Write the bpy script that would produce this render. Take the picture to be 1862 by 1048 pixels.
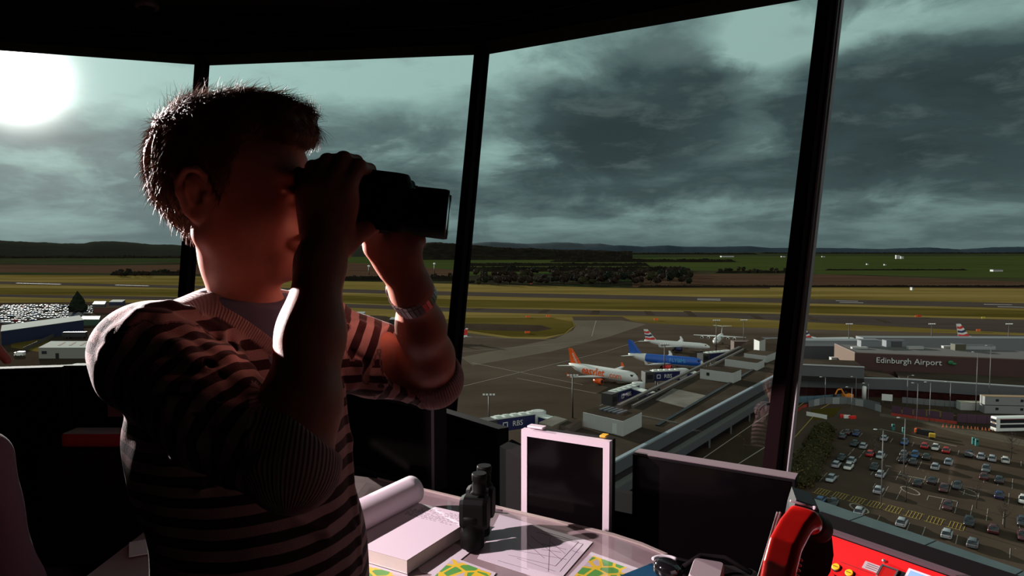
import bpy, math, random
import numpy as np
from mathutils import Matrix, Vector, Euler
random.seed(7); np.random.seed(7)
S = bpy.context.scene
for o in list(bpy.data.objects): bpy.data.objects.remove(o)
COL = S.collection
R = math.radians
# ------------------------------------------------------------------ camera
CAMZ = 52.0
PITCH = R(3.19)
FPX = 1240.0
cam = bpy.data.cameras.new('camera'); cam.sensor_width = 36.0; cam.lens = 36.0*FPX/1862.0
cam.clip_start = 0.02; cam.clip_end = 60000
cam_o = bpy.data.objects.new('camera', cam); COL.objects.link(cam_o)
cam_o.location = (0, 0, CAMZ); cam_o.rotation_euler = (R(90)-PITCH, 0, 0)
S.camera = cam_o
S.view_settings.view_transform = 'Standard'; S.view_settings.look = 'None'
S.view_settings.exposure = 0.0; S.view_settings.gamma = 1.0; S.view_settings.use_curve_mapping = False

SUN_DIR = Vector((-0.7185, 1.0, 0.250)).normalized()     # towards the sun
# ------------------------------------------------------------------ node helpers
class NT:
    def __init__(s, tree): s.t = tree; s.n = tree.nodes; s.l = tree.links
    def new(s, typ, **kw):
        n = s.n.new(typ)
        for k, v in kw.items(): setattr(n, k, v)
        return n
    def put(s, sock, v):
        if v is None: return
        if isinstance(v, bpy.types.NodeSocket): s.l.new(v, sock)
        else:
            if sock.type == 'RGBA' and not hasattr(v, '__len__'): v = (v, v, v, 1)
            if sock.type == 'RGBA' and len(v) == 3: v = (*v, 1)
            sock.default_value = v
    def math(s, op, a, b=None, c=None, clamp=False):
        n = s.new('ShaderNodeMath', operation=op); n.use_clamp = clamp
        s.put(n.inputs[0], a)
        if b is not None: s.put(n.inputs[1], b)
        if c is not None: s.put(n.inputs[2], c)
        return n.outputs[0]
    def vmath(s, op, a, b=None, out=0):
        n = s.new('ShaderNodeVectorMath', operation=op)
        s.put(n.inputs[0], a)
        if b is not None: s.put(n.inputs[1], b)
        return n.outputs[out]
    def mix(s, f, a, b, mode='MIX'):
        n = s.new('ShaderNodeMix', data_type='RGBA', blend_type=mode)
        s.put(n.inputs[0], f); s.put(n.inputs[6], a); s.put(n.inputs[7], b)
        return n.outputs[2]
    def ramp(s, f, stops, interp='LINEAR'):
        n = s.new('ShaderNodeValToRGB'); cr = n.color_ramp; cr.interpolation = interp
        while len(cr.elements) < len(stops): cr.elements.new(0.5)
        for e, (p, c) in zip(cr.elements, stops):
            e.position = p; e.color = (c, c, c, 1) if not hasattr(c, '__len__') else (*c[:3], 1)
        s.put(n.inputs[0], f); return n.outputs[0]
    def noise(s, vec, scale, detail=4, rough=0.55, dist=0.0, out=0):
        n = s.new('ShaderNodeTexNoise'); s.put(n.inputs['Vector'], vec)
        n.inputs['Scale'].default_value = scale; n.inputs['Detail'].default_value = detail
        n.inputs['Roughness'].default_value = rough; n.inputs['Distortion'].default_value = dist
        return n.outputs[out]
    def sep(s, v):
        n = s.new('ShaderNodeSeparateXYZ'); s.put(n.inputs[0], v); return n.outputs
    def comb(s, x, y, z):
        n = s.new('ShaderNodeCombineXYZ')
        for i, v in enumerate((x, y, z)): s.put(n.inputs[i], v)
        return n.outputs[0]
    def smooth(s, x, a, b):
        n = s.new('ShaderNodeMapRange', interpolation_type='SMOOTHSTEP')
        s.put(n.inputs[0], x); n.inputs[1].default_value = a; n.inputs[2].default_value = b
        n.inputs[3].default_value = 0; n.inputs[4].default_value = 1
        return n.outputs[0]
# ------------------------------------------------------------------ sky (clouds by world direction)
W = bpy.data.worlds.new('sky'); S.world = W; W.use_nodes = True
t = NT(W.node_tree); t.n.clear()
tc = t.new('ShaderNodeTexCoord').outputs['Generated']
dirn = t.vmath('NORMALIZE', tc)
dx, dy, dz = t.sep(dirn)
az = t.math('ARCTAN2', dx, dy)
el = t.math('ARCSINE', dz)
elp = t.math('MAXIMUM', el, 0.0)
zz = t.math('ADD', t.math('MAXIMUM', dz, 0.0), 0.17)
cp = t.comb(t.math('DIVIDE', dx, zz), t.math('DIVIDE', dy, zz), 3.7)
warp = t.noise(cp, 1.1, 3, 0.5, out=1)
cp2 = t.vmath('ADD', cp, t.vmath('SCALE', warp, None)) if False else cp
n1 = t.noise(cp, 1.15, 9, 0.56, 0.35)
n2 = t.noise(cp, 4.0, 7, 0.6, 0.2)
n3 = t.noise(t.comb(az, t.math('MULTIPLY', el, 2.3), 1.3), 6.0, 9, 0.58, 0.6)
wn = t.math('MULTIPLY', t.math('SUBTRACT', n3, 0.5), 0.16)
def blob(a0, e0, sa, se, amp):
    a = t.math('DIVIDE', t.math('ADD', t.math('SUBTRACT', az, a0), wn), sa)
    e = t.math('DIVIDE', t.math('ADD', t.math('SUBTRACT', el, e0), t.math('MULTIPLY', wn, 0.6)), se)
    r2 = t.math('ADD', t.math('POWER', a, 2.0), t.math('POWER', e, 2.0))
    return t.math('MULTIPLY', t.math('POWER', 2.718, t.math('MULTIPLY', r2, -1.0)), amp)
def azel(u, v): return math.atan((u-931)/FPX), math.atan((455-v)/FPX*math.cos(math.atan((u-931)/FPX)))
dens = t.math('ADD', t.math('MULTIPLY', n1, 0.60), t.math('MULTIPLY', n2, 0.18))
dens = t.math('ADD', dens, t.math('MULTIPLY', n3, 0.36))
for (u, v, su, sv, am) in ((1110, 262, 190, 62, .36), (1180, 130, 260, 55, .16), (1650, 190, 300, 95, .30), (700, 250, 180, 55, .16),
                           (1150, 350, 260, 22, .14), (150, 250, 260, 40, .10), (1750, 300, 260, 60, .12),
                           (1380, 130, 60, 90, -.22), (1300, 235, 90, 40, -.10), (640, 130, 260, 50, -.16), (200, 150, 260, 60, -.2),
                           (1440, 70, 170, 50, -.24), (1340, 290, 110, 40, -.10), (960, 130, 130, 40, -.12), (1700, 45, 260, 30, -.14), (950, 420, 700, 26, -.05), (880, 290, 60, 70, -.12)):
    a0, e0 = azel(u, v)
    dens = t.math('ADD', dens, blob(a0, e0, su/FPX, sv/FPX, am))
light = t.ramp(dens, [(0.40, (.38, .56, .52)), (0.52, (.24, .36, .34)), (0.60, (.125, .19, .19)), (0.72, (.052, .082, .088)), (0.92, (.030, .046, .050))])
rim = t.math('MULTIPLY', t.smooth(n2, .5, .72), 0.30)
light = t.mix(rim, light, (.20, .26, .25))
# haze towards the horizon
hz = t.math('POWER', 2.718, t.math('MULTIPLY', elp, -13.0))
light = t.mix(t.math('MULTIPLY', hz, 0.80), light, (.105, .150, .155))
# darker away from the sun, brighter overhead at its side
side = t.smooth(az, -0.75, 0.75)
light = t.mix(t.math('MULTIPLY', side, 0.45), light, t.mix(1.0, light, (.50, .50, .50), 'MULTIPLY'))
# aureole and disc of the sun in thin cloud
sv = t.vmath('DOT_PRODUCT', dirn, tuple(SUN_DIR), out=1)
ang = t.math('ARCCOSINE', t.math('MINIMUM', sv, 1.0))
g1 = t.math('MULTIPLY', t.math('POWER', 2.718, t.math('MULTIPLY', t.math('POWER', t.math('DIVIDE', ang, 0.034), 2.0), -1.0)), 9.0)
g2 = t.math('MULTIPLY', t.math('POWER', 2.718, t.math('DIVIDE', ang, -0.10)), 0.42)
glow = t.math('ADD', g1, g2)
gcol = t.mix(1.0, (1.0, .97, .93), t.comb(glow, glow, glow), 'MULTIPLY')
skyc = t.mix(1.0, light, gcol, 'ADD')
# the clouds behind the viewer face the sun and are brighter
back = t.smooth(dy, 0.15, -0.55)
skyc = t.mix(back, skyc, t.mix(0.35, (.95, .93, .88), light))
gnd = t.smooth(dz, -0.002, -0.03)
skyc = t.mix(gnd, skyc, (.035, .036, .026))
bg = t.new('ShaderNodeBackground'); t.put(bg.inputs[0], skyc); bg.inputs[1].default_value = 1.0
ow = t.new('ShaderNodeOutputWorld'); t.l.new(bg.outputs[0], ow.inputs[0])
W.cycles.sampling_method = 'MANUAL'; W.cycles.sample_map_resolution = 1024
# ------------------------------------------------------------------ sun
sl = bpy.data.lights.new('sun', 'SUN'); sl.energy = 7.0; sl.angle = R(0.6); sl.color = (1.0, .93, .86)
so = bpy.data.objects.new('sun', sl); COL.objects.link(so)
so.rotation_euler = SUN_DIR.to_track_quat('Z', 'Y').to_euler(); so.location = (-20, 28, CAMZ+8)
# ------------------------------------------------------------------ pixel rays onto real planes
cP, sP = math.cos(PITCH), math.sin(PITCH)
def ray(u, v):
    x = (u-931)/FPX; y = (524-v)/FPX
    return Vector((x, cP + y*sP, y*cP - sP))
def gp(u, v, z=0.0):
    d = ray(u, v); k = (z-CAMZ)/d.z
    return Vector((d.x*k, d.y*k, z))
def zp(u, v, z): return gp(u, v, CAMZ+z)          # z relative to the eye
def dp(u, v, d):
    return Vector((0, 0, CAMZ)) + ray(u, v)*d
# unseen spot added at the left, lighting the desk and casting its shadows
pl = bpy.data.lights.new('desk_spot', 'SPOT'); pl.energy = 850; pl.color = (1.0, .86, .90); pl.spot_size = R(24); pl.spot_blend = .12; pl.shadow_soft_size = .03
po = bpy.data.objects.new('desk_spot', pl); COL.objects.link(po)
po.location = (-2.62, 1.05, CAMZ+1.12)
po.rotation_euler = (po.location - Vector((-2.62+2.8*math.cos(R(14.8)), 1.05+2.8*math.sin(R(14.8)), CAMZ-.62))).to_track_quat('Z', 'Y').to_euler()
# unseen spot added by the left windows: bright edges on hair, neck and arms
rl = bpy.data.lights.new('rim_spot', 'SPOT'); rl.energy = 3400; rl.color = (1.0, .88, .86); rl.spot_size = R(15.5); rl.spot_blend = .5; rl.shadow_soft_size = .02
ro = bpy.data.objects.new('rim_spot', rl); COL.objects.link(ro)
ro.location = (-2.85, 2.55, CAMZ+.66)
ro.rotation_euler = (ro.location - Vector((-.33, 1.0, CAMZ+.07))).to_track_quat('Z', 'Y').to_euler()
# ------------------------------------------------------------------ materials
def mat(name, color, rough=.6, metal=0.0, spec=.5, noise=None, bump=None, coat=0.0, sss=0.0, emit=None):
    m = bpy.data.materials.new(name); m.use_nodes = True
    t = NT(m.node_tree); b = t.n['Principled BSDF']
    b.inputs['Base Color'].default_value = (*color, 1); b.inputs['Roughness'].default_value = rough
    b.inputs['Metallic'].default_value = metal; b.inputs['Specular IOR Level'].default_value = spec
    if coat: b.inputs['Coat Weight'].default_value = coat; b.inputs['Coat Roughness'].default_value = .1
    if sss:
        b.inputs['Subsurface Weight'].default_value = sss; b.inputs['Subsurface Radius'].default_value = (.02, .006, .003)
        b.inputs['Subsurface Scale'].default_value = .6
    co = t.new('ShaderNodeTexCoord').outputs['Object']
    if noise:                       # (scale, other colour, lo, hi)
        sc, c2, lo, hi = noise
        f = t.smooth(t.noise(co, sc, 6, .6), lo, hi)
        t.put(b.inputs['Base Color'], t.mix(f, color, c2))
    if bump:                        # (scale, strength, distance)
        bn = t.new('ShaderNodeBump'); bn.inputs['Strength'].default_value = bump[1]; bn.inputs['Distance'].default_value = bump[2]
        t.put(bn.inputs['Height'], t.noise(co, bump[0], 5, .6)); t.l.new(bn.outputs[0], b.inputs['Normal'])
    if emit:
        b.inputs['Emission Color'].default_value = (*emit[0], 1); b.inputs['Emission Strength'].default_value = emit[1]
    return m
def col(name, c, rough=.6, **k):
    if name not in bpy.data.materials: mat(name, c, rough, **k)
    return bpy.data.materials[name]
def clear_sheet(name, tint, k=1.0, f0=.04):
    m = bpy.data.materials.new(name); m.use_nodes = True; t = NT(m.node_tree); t.n.clear()
    tr = t.new('ShaderNodeBsdfTransparent'); tr.inputs[0].default_value = (*tint, 1); gl = t.new('ShaderNodeBsdfGlossy'); gl.inputs[0].default_value = (1, 1, 1, 1); gl.inputs[1].default_value = .02
    ge = t.new('ShaderNodeNewGeometry'); c = t.math('ABSOLUTE', t.vmath('DOT_PRODUCT', ge.outputs['Normal'], ge.outputs['Incoming'], out=1))
    F = t.math('ADD', f0, t.math('MULTIPLY', t.math('POWER', t.math('SUBTRACT', 1.0, c), 5.0), 1-f0))
    mx = t.new('ShaderNodeMixShader'); t.l.new(t.math('MULTIPLY', F, k), mx.inputs[0]); t.l.new(tr.outputs[0], mx.inputs[1]); t.l.new(gl.outputs[0], mx.inputs[2])
    ow = t.new('ShaderNodeOutputMaterial'); t.l.new(mx.outputs[0], ow.inputs[0]); return m
# ------------------------------------------------------------------ mesh builder
class MB:
    def __init__(s): s.v = []; s.f = []; s.m = []; s.sm = []; s.cur = 0; s.smooth = False
    def add(s, vs, fs, sm=None):
        b = len(s.v); s.v += [tuple(v) for v in vs]
        for f in fs:
            s.f.append(tuple(i+b for i in f)); s.m.append(s.cur); s.sm.append(s.smooth if sm is None else sm)
    def box(s, c, d, rz=0.0, M=None, rot=None):
        x, y, z = d[0]/2, d[1]/2, d[2]/2
        vs = [Vector((a*x, b*y, e*z)) for a in (-1, 1) for b in (-1, 1) for e in (-1, 1)]
        Q = rot if rot is not None else Matrix.Rotation(rz, 3, 'Z')
        vs = [Q @ v + Vector(c) for v in vs]
        if M is not None: vs = [M @ v for v in vs]
        s.add(vs, [(0,1,3,2),(4,6,7,5),(0,4,5,1),(2,3,7,6),(0,2,6,4),(1,5,7,3)], False)
    def rbox(s, c, d, r=.01, rz=0.0, M=None, rot=None, seg=3):
        """box with rounded vertical edges and a chamfered top and bottom"""
        x, y, z = d[0]/2, d[1]/2, d[2]/2; r = min(r, x*.95, y*.95); ch = min(r*.5, z*.5)
        Q = rot if rot is not None else Matrix.Rotation(rz, 3, 'Z')
        def ring(inset, zz):
            out = []
            for k, (sx, sy) in enumerate(((1,1),(-1,1),(-1,-1),(1,-1))):
                for j in range(seg+1):
                    a = math.pi/2*(k + j/seg); rr = r-inset*.5
                    out.append(Vector((sx*(x-r)+math.cos(a)*rr, sy*(y-r)+math.sin(a)*rr, zz)))
            return out
        rs = [ring(ch, -z), ring(0, -z+ch), ring(0, z-ch), ring(ch, z)]; n = len(rs[0])
        vs = [Q @ v + Vector(c) for q in rs for v in q]
        if M is not None: vs = [M @ v for v in vs]
        fs = [tuple(reversed(range(n))), tuple(range(3*n, 4*n))]
        for k in range(3):
            for j in range(n): fs.append((k*n+j, k*n+(j+1) % n, (k+1)*n+(j+1) % n, (k+1)*n+j))
        s.add(vs, fs, False)
    def prism(s, pts, z0, z1, M=None):
        n = len(pts); vs = [(p[0], p[1], z0) for p in pts] + [(p[0], p[1], z1) for p in pts]
        ar = sum(pts[i][0]*pts[(i+1) % n][1]-pts[(i+1) % n][0]*pts[i][1] for i in range(n))
        fs = [tuple(reversed(range(n))), tuple(range(n, 2*n))] + [(i, (i+1) % n, n+(i+1) % n, n+i) for i in range(n)]
        if ar < 0: fs = [tuple(reversed(f)) for f in fs]
        if M is not None: vs = [M @ Vector(v) for v in vs]
        s.add(vs, fs, False)
    def loft(s, rings, caps=True, closed=True, sm=True):
        n = len(rings[0]); vs = [v for r in rings for v in r]; fs = []
        for k in range(len(rings)-1):
            for j in range(n if closed else n-1):
                fs.append((k*n+j, k*n+(j+1) % n, (k+1)*n+(j+1) % n, (k+1)*n+j))
        s.add(vs, fs, sm)
        if caps:
            b = len(s.v)-len(vs)
            s.f.append(tuple(b+i for i in reversed(range(n)))); s.f.append(tuple(b+(len(rings)-1)*n+i for i in range(n)))
            s.m += [s.cur]*2; s.sm += [False]*2
    def tube(s, path, rad, n=10, caps=True, sm=True, flat=1.0, up=None):
        path = [Vector(p) for p in path]; rad = rad if hasattr(rad, '__len__') else [rad]*len(path); rings = []
        prev = None
        for i, p in enumerate(path):
            a = path[max(0, i-1)]; b = path[min(len(path)-1, i+1)]; tg = (b-a).normalized()
            if prev is None:
                ref = Vector(up) if up else (Vector((0,0,1)) if abs(tg.z) < .9 else Vector((1,0,0)))
            else: ref = prev
            e2 = (ref - tg*ref.dot(tg)).normalized(); e1 = e2.cross(tg); prev = e2
            rings.append([p + (e1*math.cos(2*math.pi*j/n) + e2*math.sin(2*math.pi*j/n)*flat)*rad[i] for j in range(n)])
        s.loft(rings, caps, True, sm)
    def lathe(s, prof, n=24, M=None, sm=True):
        rings = [[Vector((r*math.cos(2*math.pi*j/n), r*math.sin(2*math.pi*j/n), z)) for j in range(n)] for r, z in prof]
        if M is not None: rings = [[M @ v for v in r] for r in rings]
        s.loft(rings, True, True, sm)
    def sphere(s, c, r, n=12, m=8, M=None):
        r = r if hasattr(r, '__len__') else (r, r, r)
        rings = []
        for i in range(1, m):
            a = math.pi*i/m
            rings.append([Vector(c)+Vector((r[0]*math.sin(a)*math.cos(2*math.pi*j/n), r[1]*math.sin(a)*math.sin(2*math.pi*j/n), -r[2]*math.cos(a))) for j in range(n)])
        if M is not None: rings = [[M @ v for v in q] for q in rings]
        s.loft(rings, True, True, True)
    def poly(s, pts): s.add(pts, [tuple(range(len(pts)))], False)
    def build(s, name, m=None, parent=None, loc=None, rz=0.0):
        me = bpy.data.meshes.new(name); me.from_pydata([tuple(v) for v in s.v], [], s.f)
        ms = m if isinstance(m, (list, tuple)) else [m]
        for q in ms:
            if q: me.materials.append(q)
        me.polygons.foreach_set('material_index', s.m); me.polygons.foreach_set('use_smooth', s.sm)
        me.validate(); me.update()
        o = bpy.data.objects.new(name, me); COL.objects.link(o)
        if loc is not None: o.location = loc
        o.rotation_euler.z = rz
        if parent is not None: o.parent = parent
        return o
def tag(o, label=None, cat=None, group=None, kind=None):
    if label: o['label'] = label
    if cat: o['category'] = cat
    if group: o['group'] = group
    if kind: o['kind'] = kind
    return o
def empty(name, loc=(0,0,0), rz=0.0, label=None, cat=None, group=None):
    o = bpy.data.objects.new(name, None); COL.objects.link(o); o.location = loc; o.rotation_euler.z = rz
    o.empty_display_size = .1
    return tag(o, label, cat, group)
def struct(o): o['kind'] = 'structure'; return o
def stuff(o, label, cat): return tag(o, label, cat, kind='stuff')
def copy_tree(o, parent=None):
    c = o.copy(); COL.objects.link(c)
    if parent is not None: c.parent = parent
    for ch in list(o.children): copy_tree(ch, c)
    return c
def text_obj(s, size, m, parent=None, M=None, name='lettering', ext=.0, space=1.0, shear=0.0, bold=0.0):
    cu = bpy.data.curves.new(name, 'FONT'); cu.body = s; cu.size = size; cu.extrude = ext; cu.align_x = 'CENTER'; cu.align_y = 'CENTER'
    cu.space_character = space; cu.shear = shear; cu.offset = bold; cu.resolution_u = 3; cu.materials.append(m)
    o = bpy.data.objects.new(name, cu); COL.objects.link(o)
    if parent is not None: o.parent = parent
    dg = bpy.context.evaluated_depsgraph_get(); me = bpy.data.meshes.new_from_object(o.evaluated_get(dg))
    bpy.data.objects.remove(o); o = bpy.data.objects.new(name, me); COL.objects.link(o)
    if parent is not None: o.parent = parent
    if M is not None: o.matrix_local = M
    return o
# ================================================================== the control cab (structure)
Vz = lambda x, y, z: Vector((x, y, CAMZ+z))
TOPZ, SILZ, FLZ = 1.10, -1.05, -1.58
TOP = [(-3.42, 3.60), (-1.815, 4.09), (-.154, 3.86), (1.364, 2.96), (2.31, 1.55), (2.61, -.12), (2.3, -1.8), (1.2, -3.1),
       (-.4, -3.8), (-2.1, -3.6), (-3.6, -2.6), (-4.6, -1.2), (-4.95, .5), (-4.5, 2.3)]
NV = len(TOP)
cx, cy = sum(p[0] for p in TOP)/NV, sum(p[1] for p in TOP)/NV
def outw(i):
    a, b, c = (Vector(TOP[j % NV]) for j in (i-1, i, i+1))
    def nrm(p, q): d = (q-p).normalized(); return Vector((-d.y, d.x))
    n = (nrm(a, b)+nrm(b, c)).normalized()
    return n if n.dot(Vector((b.x-cx, b.y-cy))) > 0 else -n
OUT = [outw(i) for i in range(NV)]
TILT = .245
def wp(i, z, off=0.0):
    o = OUT[i % NV]*(off-(TOPZ-z)*TILT); p = TOP[i % NV]
    return Vz(p[0]+o.x, p[1]+o.y, z)
m_black = mat('black_paint', (.012, .008, .009), .85, spec=.1)
m_blockwall = mat('light_block_wall', (.02, .012, .013), .8)
m_ceil = mat('ceiling_tile', (.016, .009, .010), .85)
m_alu = mat('window_bead', (.34, .27, .30), .45)
m_frame = mat('window_frame_metal', (.012, .005, .006), .95, spec=.04)
m_carpet = mat('carpet', (.02, .018, .02), .95, noise=(40, (.03, .025, .03), .4, .6))
# glass: almost clear, slightly green, weak reflections
m_glass = clear_sheet('window_glass', (.93, .985, .97), .7)
fl = MB(); fl.prism([(p[0]-OUT[i].x*.6, p[1]-OUT[i].y*.6) for i, p in enumerate(TOP)], CAMZ+FLZ-.12, CAMZ+FLZ); struct(fl.build('floor', m_carpet))
ce = MB(); ce.prism([(p[0]+OUT[i].x*.25, p[1]+OUT[i].y*.25) for i, p in enumerate(TOP)], CAMZ+1.34, CAMZ+1.5)
ceo = struct(ce.build('ceiling', m_ceil))
sm_ = MB()                                      # ceiling grid strips
m_seam = mat('ceiling_seam', (.05, .022, .022), .5)
for k in range(-2, 3):
    a = R(-32); c, s_ = math.cos(a), math.sin(a)
    sm_.box((cx+1.2*k*c, cy+1.2*k*s_, CAMZ+1.336), (.018, 5.2, .008), rz=a)
    sm_.box((cx-1.2*k*s_*.8, cy+1.2*k*c*.8, CAMZ+1.3355), (5.2, .018, .008), rz=a)
sm_.build('ceiling_grid', m_seam, ceo)
WIN = [(0, 1), (1, 2), (2, 3), (3, 4)]
for k, (i, j) in enumerate(WIN):
    g = MB(); g.add([wp(i, SILZ, .012), wp(j, SILZ, .012), wp(j, TOPZ, .012), wp(i, TOPZ, .012)], [(0, 1, 2, 3)])
    struct(g.build('window_%d' % (k+1), m_glass))
# mullions: a dark post with two pale beads
def bar(mb, a, b, wdt, dep, side, o2):
    """bar from a to b; width along side, depth along o2"""
    s1 = side.normalized()*wdt/2; s2 = o2.normalized()*dep/2
    vs = [a-s1-s2, a+s1-s2, a+s1+s2, a-s1+s2, b-s1-s2, b+s1-s2, b+s1+s2, b-s1+s2]
    mb.add(vs, [(0,3,2,1),(4,5,6,7),(0,1,5,4),(1,2,6,5),(2,3,7,6),(3,0,4,7)])
widths = {0: .05, 1: .042, 2: .044, 3: .052, 4: .06}
for k, i in enumerate(range(0, 5)):
    o2 = Vector((OUT[i].x, OUT[i].y, 0)); side = Vector((OUT[i].y, -OUT[i].x, 0)); w = widths[i]
    mb = MB(); bar(mb, wp(i, SILZ-.05, -.04), wp(i, TOPZ+.05, -.04), w, .10, side, o2+Vector((0, 0, 0)))
    po_ = struct(mb.build('trim_%d' % (k+1), m_frame))
    for sgn in (-1, 1):
        bd = MB(); wd = .008 if i != 3 else (.020 if sgn == 1 else .012)
        rows = 1 if i != 3 or sgn < 0 else 2
        for r_ in range(rows):
            sh = side*sgn*(w/2+.006+r_*.016)
            bar(bd, wp(i, SILZ, -.012-.01*r_)+sh, wp(i, TOPZ, -.012-.01*r_)+sh, wd/rows*.8, .030, side, o2)
        b_ = bd.build('window_bead', m_alu if i >= 3 else m_frame, po_)
# header band over the windows, sill, and the solid lower wall
names = ['front_left', 'front', 'front_right', 'right']
for k, (i, j) in enumerate(WIN):
    mb = MB(); n_ = Vector((OUT[i].x+OUT[j].x, OUT[i].y+OUT[j].y, 0)).normalized()
    def quadbar(z0, z1, o0, o1):
        vs = [wp(i, z0, o0), wp(j, z0, o0), wp(j, z0, o1), wp(i, z0, o1), wp(i, z1, o0), wp(j, z1, o0), wp(j, z1, o1), wp(i, z1, o1)]
        mb.add(vs, [(0,3,2,1),(4,5,6,7),(0,1,5,4),(1,2,6,5),(2,3,7,6),(3,0,4,7)])
    quadbar(TOPZ, TOPZ+.27, -.16, .05)
    hd = struct(mb.build('trim_%d' % (k+6), m_black))
    mb = MB(); quadbar(TOPZ+.10, TOPZ+.106, -.168, -.16); mb.build('header_line', m_seam, hd)
    mb = MB(); quadbar(SILZ-.05, SILZ, -.20, .05); struct(mb.build('trim_%d' % (k+10), m_black))
    mb = MB(); quadbar(FLZ, SILZ-.05, -.06, .04); struct(mb.build('wall_'+names[k], m_black))
rn = ['right_rear', 'rear_right', 'rear_right_corner', 'rear', 'rear_left', 'rear_left_corner', 'left_rear', 'left_side', 'left', 'left_front']
for k, i in enumerate(range(4, NV)):  # unseen rear closed by solid walls, where windows belong, to darken the cab
    j = i+1; mb = MB()
    vs = [wp(i, FLZ, 0), wp(j, FLZ, 0), wp(j, FLZ, .08), wp(i, FLZ, .08), wp(i, 1.36, 0), wp(j, 1.36, 0), wp(j, 1.36, .08), wp(i, 1.36, .08)]
    mb.add(vs, [(0,3,2,1),(4,5,6,7),(0,1,5,4),(1,2,6,5),(2,3,7,6),(3,0,4,7)])
    struct(mb.build('wall_'+rn[k], m_blockwall))
# small round ceiling lamp housing near the corner
mb = MB(); c_ = Vz(-1.95, 3.72, 1.335)
mb.lathe([(.055, -.045), (.06, -.03), (.045, 0)], 20, Matrix.Translation(c_)); dl = mb.build('ceiling_spotlight', mat('grey_metal', (.16, .10, .11), .4))
tag(dl, 'small round dark ceiling spotlight near the window corner', 'light')
mb = MB(); mb.lathe([(.035, -.052), (.04, -.045)], 16, Matrix.Translation(c_)); mb.build('lens', m_black, dl)
# outside gallery ledge below the windows
m_ledge = mat('ledge_panel', (.075, .105, .11), .6, noise=(2.5, (.055, .08, .085), .35, .7))
L_out = [(1300, 846), (1460, 900), (1862, 1038), (2100, 1122)]
ZL = -2.6
outer = [zp(u, v, ZL) for u, v in L_out]
lg = empty('gallery_ledge', outer[1]); lg['kind'] = 'structure'
for k in range(len(outer)-1):
    a, b = outer[k], outer[k+1]; d = (b-a).normalized(); n_ = Vector((-d.y, d.x, 0))
    if n_.dot(Vector((0, 1, 0))) > 0: n_ = -n_
    L = (b-a).length; cnt = max(1, round(L/.78))
    for q in range(cnt):
        p0 = a+(b-a)*(q/cnt)+d*.008; p1 = a+(b-a)*((q+1)/cnt)-d*.008
        mb = MB(); mb.prism([p0.xy, p1.xy, (p1+n_*.62).xy, (p0+n_*.62).xy], CAMZ+ZL-.35, CAMZ+ZL)
        o_ = mb.build('coping_panel', m_ledge); o_.parent = lg; o_.matrix_parent_inverse = Matrix.Translation(-outer[1])
# ================================================================== ground, fields, runway
GK = .60
def gmat(name, stops, scale=(.01, .01, 1), nscale=1.0, detail=8, rough=.95, rot=0.0):
    m = bpy.data.materials.new(name); m.use_nodes = True
    t = NT(m.node_tree); b = t.n['Principled BSDF']; b.inputs['Roughness'].default_value = rough; b.inputs['Specular IOR Level'].default_value = 0
    stops = [(q, tuple(x*GK for x in c)) for q, c in stops]
    g = t.new('ShaderNodeNewGeometry').outputs['Position']
    mp = t.new('ShaderNodeMapping'); t.l.new(g, mp.inputs[0]); mp.inputs['Scale'].default_value = scale; mp.inputs['Rotation'].default_value = (0, 0, rot)
    t.put(b.inputs['Base Color'], t.ramp(t.noise(mp.outputs[0], nscale, detail, .6), stops))
    return m
g_far = gmat('countryside', [(.3, (.030, .050, .016)), (.42, (.060, .062, .028)), (.5, (.035, .028, .020)), (.58, (.028, .075, .018)), (.7, (.070, .050, .034))], (.0008, .0025, 1), 1.0, 5)
g_grass = gmat('airfield_grass', [(.3, (.125, .088, .020)), (.45, (.205, .145, .038)), (.6, (.31, .22, .070)), (.72, (.17, .125, .030))], (.0022, .012, 1), 1.0, 8, rot=R(6))
g_grass2 = gmat('dark_grass', [(.3, (.070, .052, .010)), (.5, (.125, .092, .020)), (.7, (.18, .135, .034))], (.004, .02, 1), 1.0, 8)
g_green = gmat('green_field', [(.3, (.046, .062, .016)), (.6, (.068, .088, .024)), (.8, (.080, .078, .030))], (.001, .006, 1), 1.0, 5)
g_plough = gmat('ploughed_field', [(.3, (.075, .040, .024)), (.6, (.115, .066, .042)), (.8, (.095, .060, .034))], (.004, .02, 1), 1.0, 6)
g_tarmac = gmat('tarmac', [(.3, (.074, .056, .048)), (.6, (.100, .078, .066)), (.8, (.080, .058, .046))], (.01, .05, 1), 1.0, 6)
g_apron = gmat('apron_concrete', [(.25, (.062, .046, .034)), (.45, (.100, .074, .054)), (.6, (.13, .098, .074)), (.8, (.17, .135, .105))], (.010, .022, 1), 1.0, 9, rot=R(20))
g_lightc = gmat('pale_concrete', [(.3, (.15, .120, .088)), (.6, (.20, .165, .125)), (.8, (.14, .105, .075))], (.02, .01, 1), 1.0, 8)
g_park = gmat('car_park_asphalt', [(.25, (.072, .052, .038)), (.5, (.110, .078, .056)), (.75, (.140, .100, .074))], (.05, .05, 1), 1.0, 9)
g_road = gmat('road_asphalt', [(.3, (.055, .038, .028)), (.6, (.080, .056, .040)), (.8, (.100, .070, .050))], (.05, .02, 1), 1.0, 8)
m_white_line = col('white_road_paint', (.50, .47, .42), .8)
m_yellow_line = col('yellow_road_paint', (.36, .24, .03), .8)
m_runline = col('runway_paint', (.42, .40, .40), .8)
mb = MB(); mb.add([(-30000, -400, 0), (30000, -400, 0), (30000, 30000, 0), (-30000, 30000, 0)], [(0, 1, 2, 3)]); struct(mb.build('ground', g_far))
def zone(name, pts, m, z, thick=None):
    P = [gp(u, v, z) for u, v in pts]; mb = MB(); mb.prism([p.xy for p in P], 0.0, z)
    return struct(mb.build(name, m))
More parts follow.
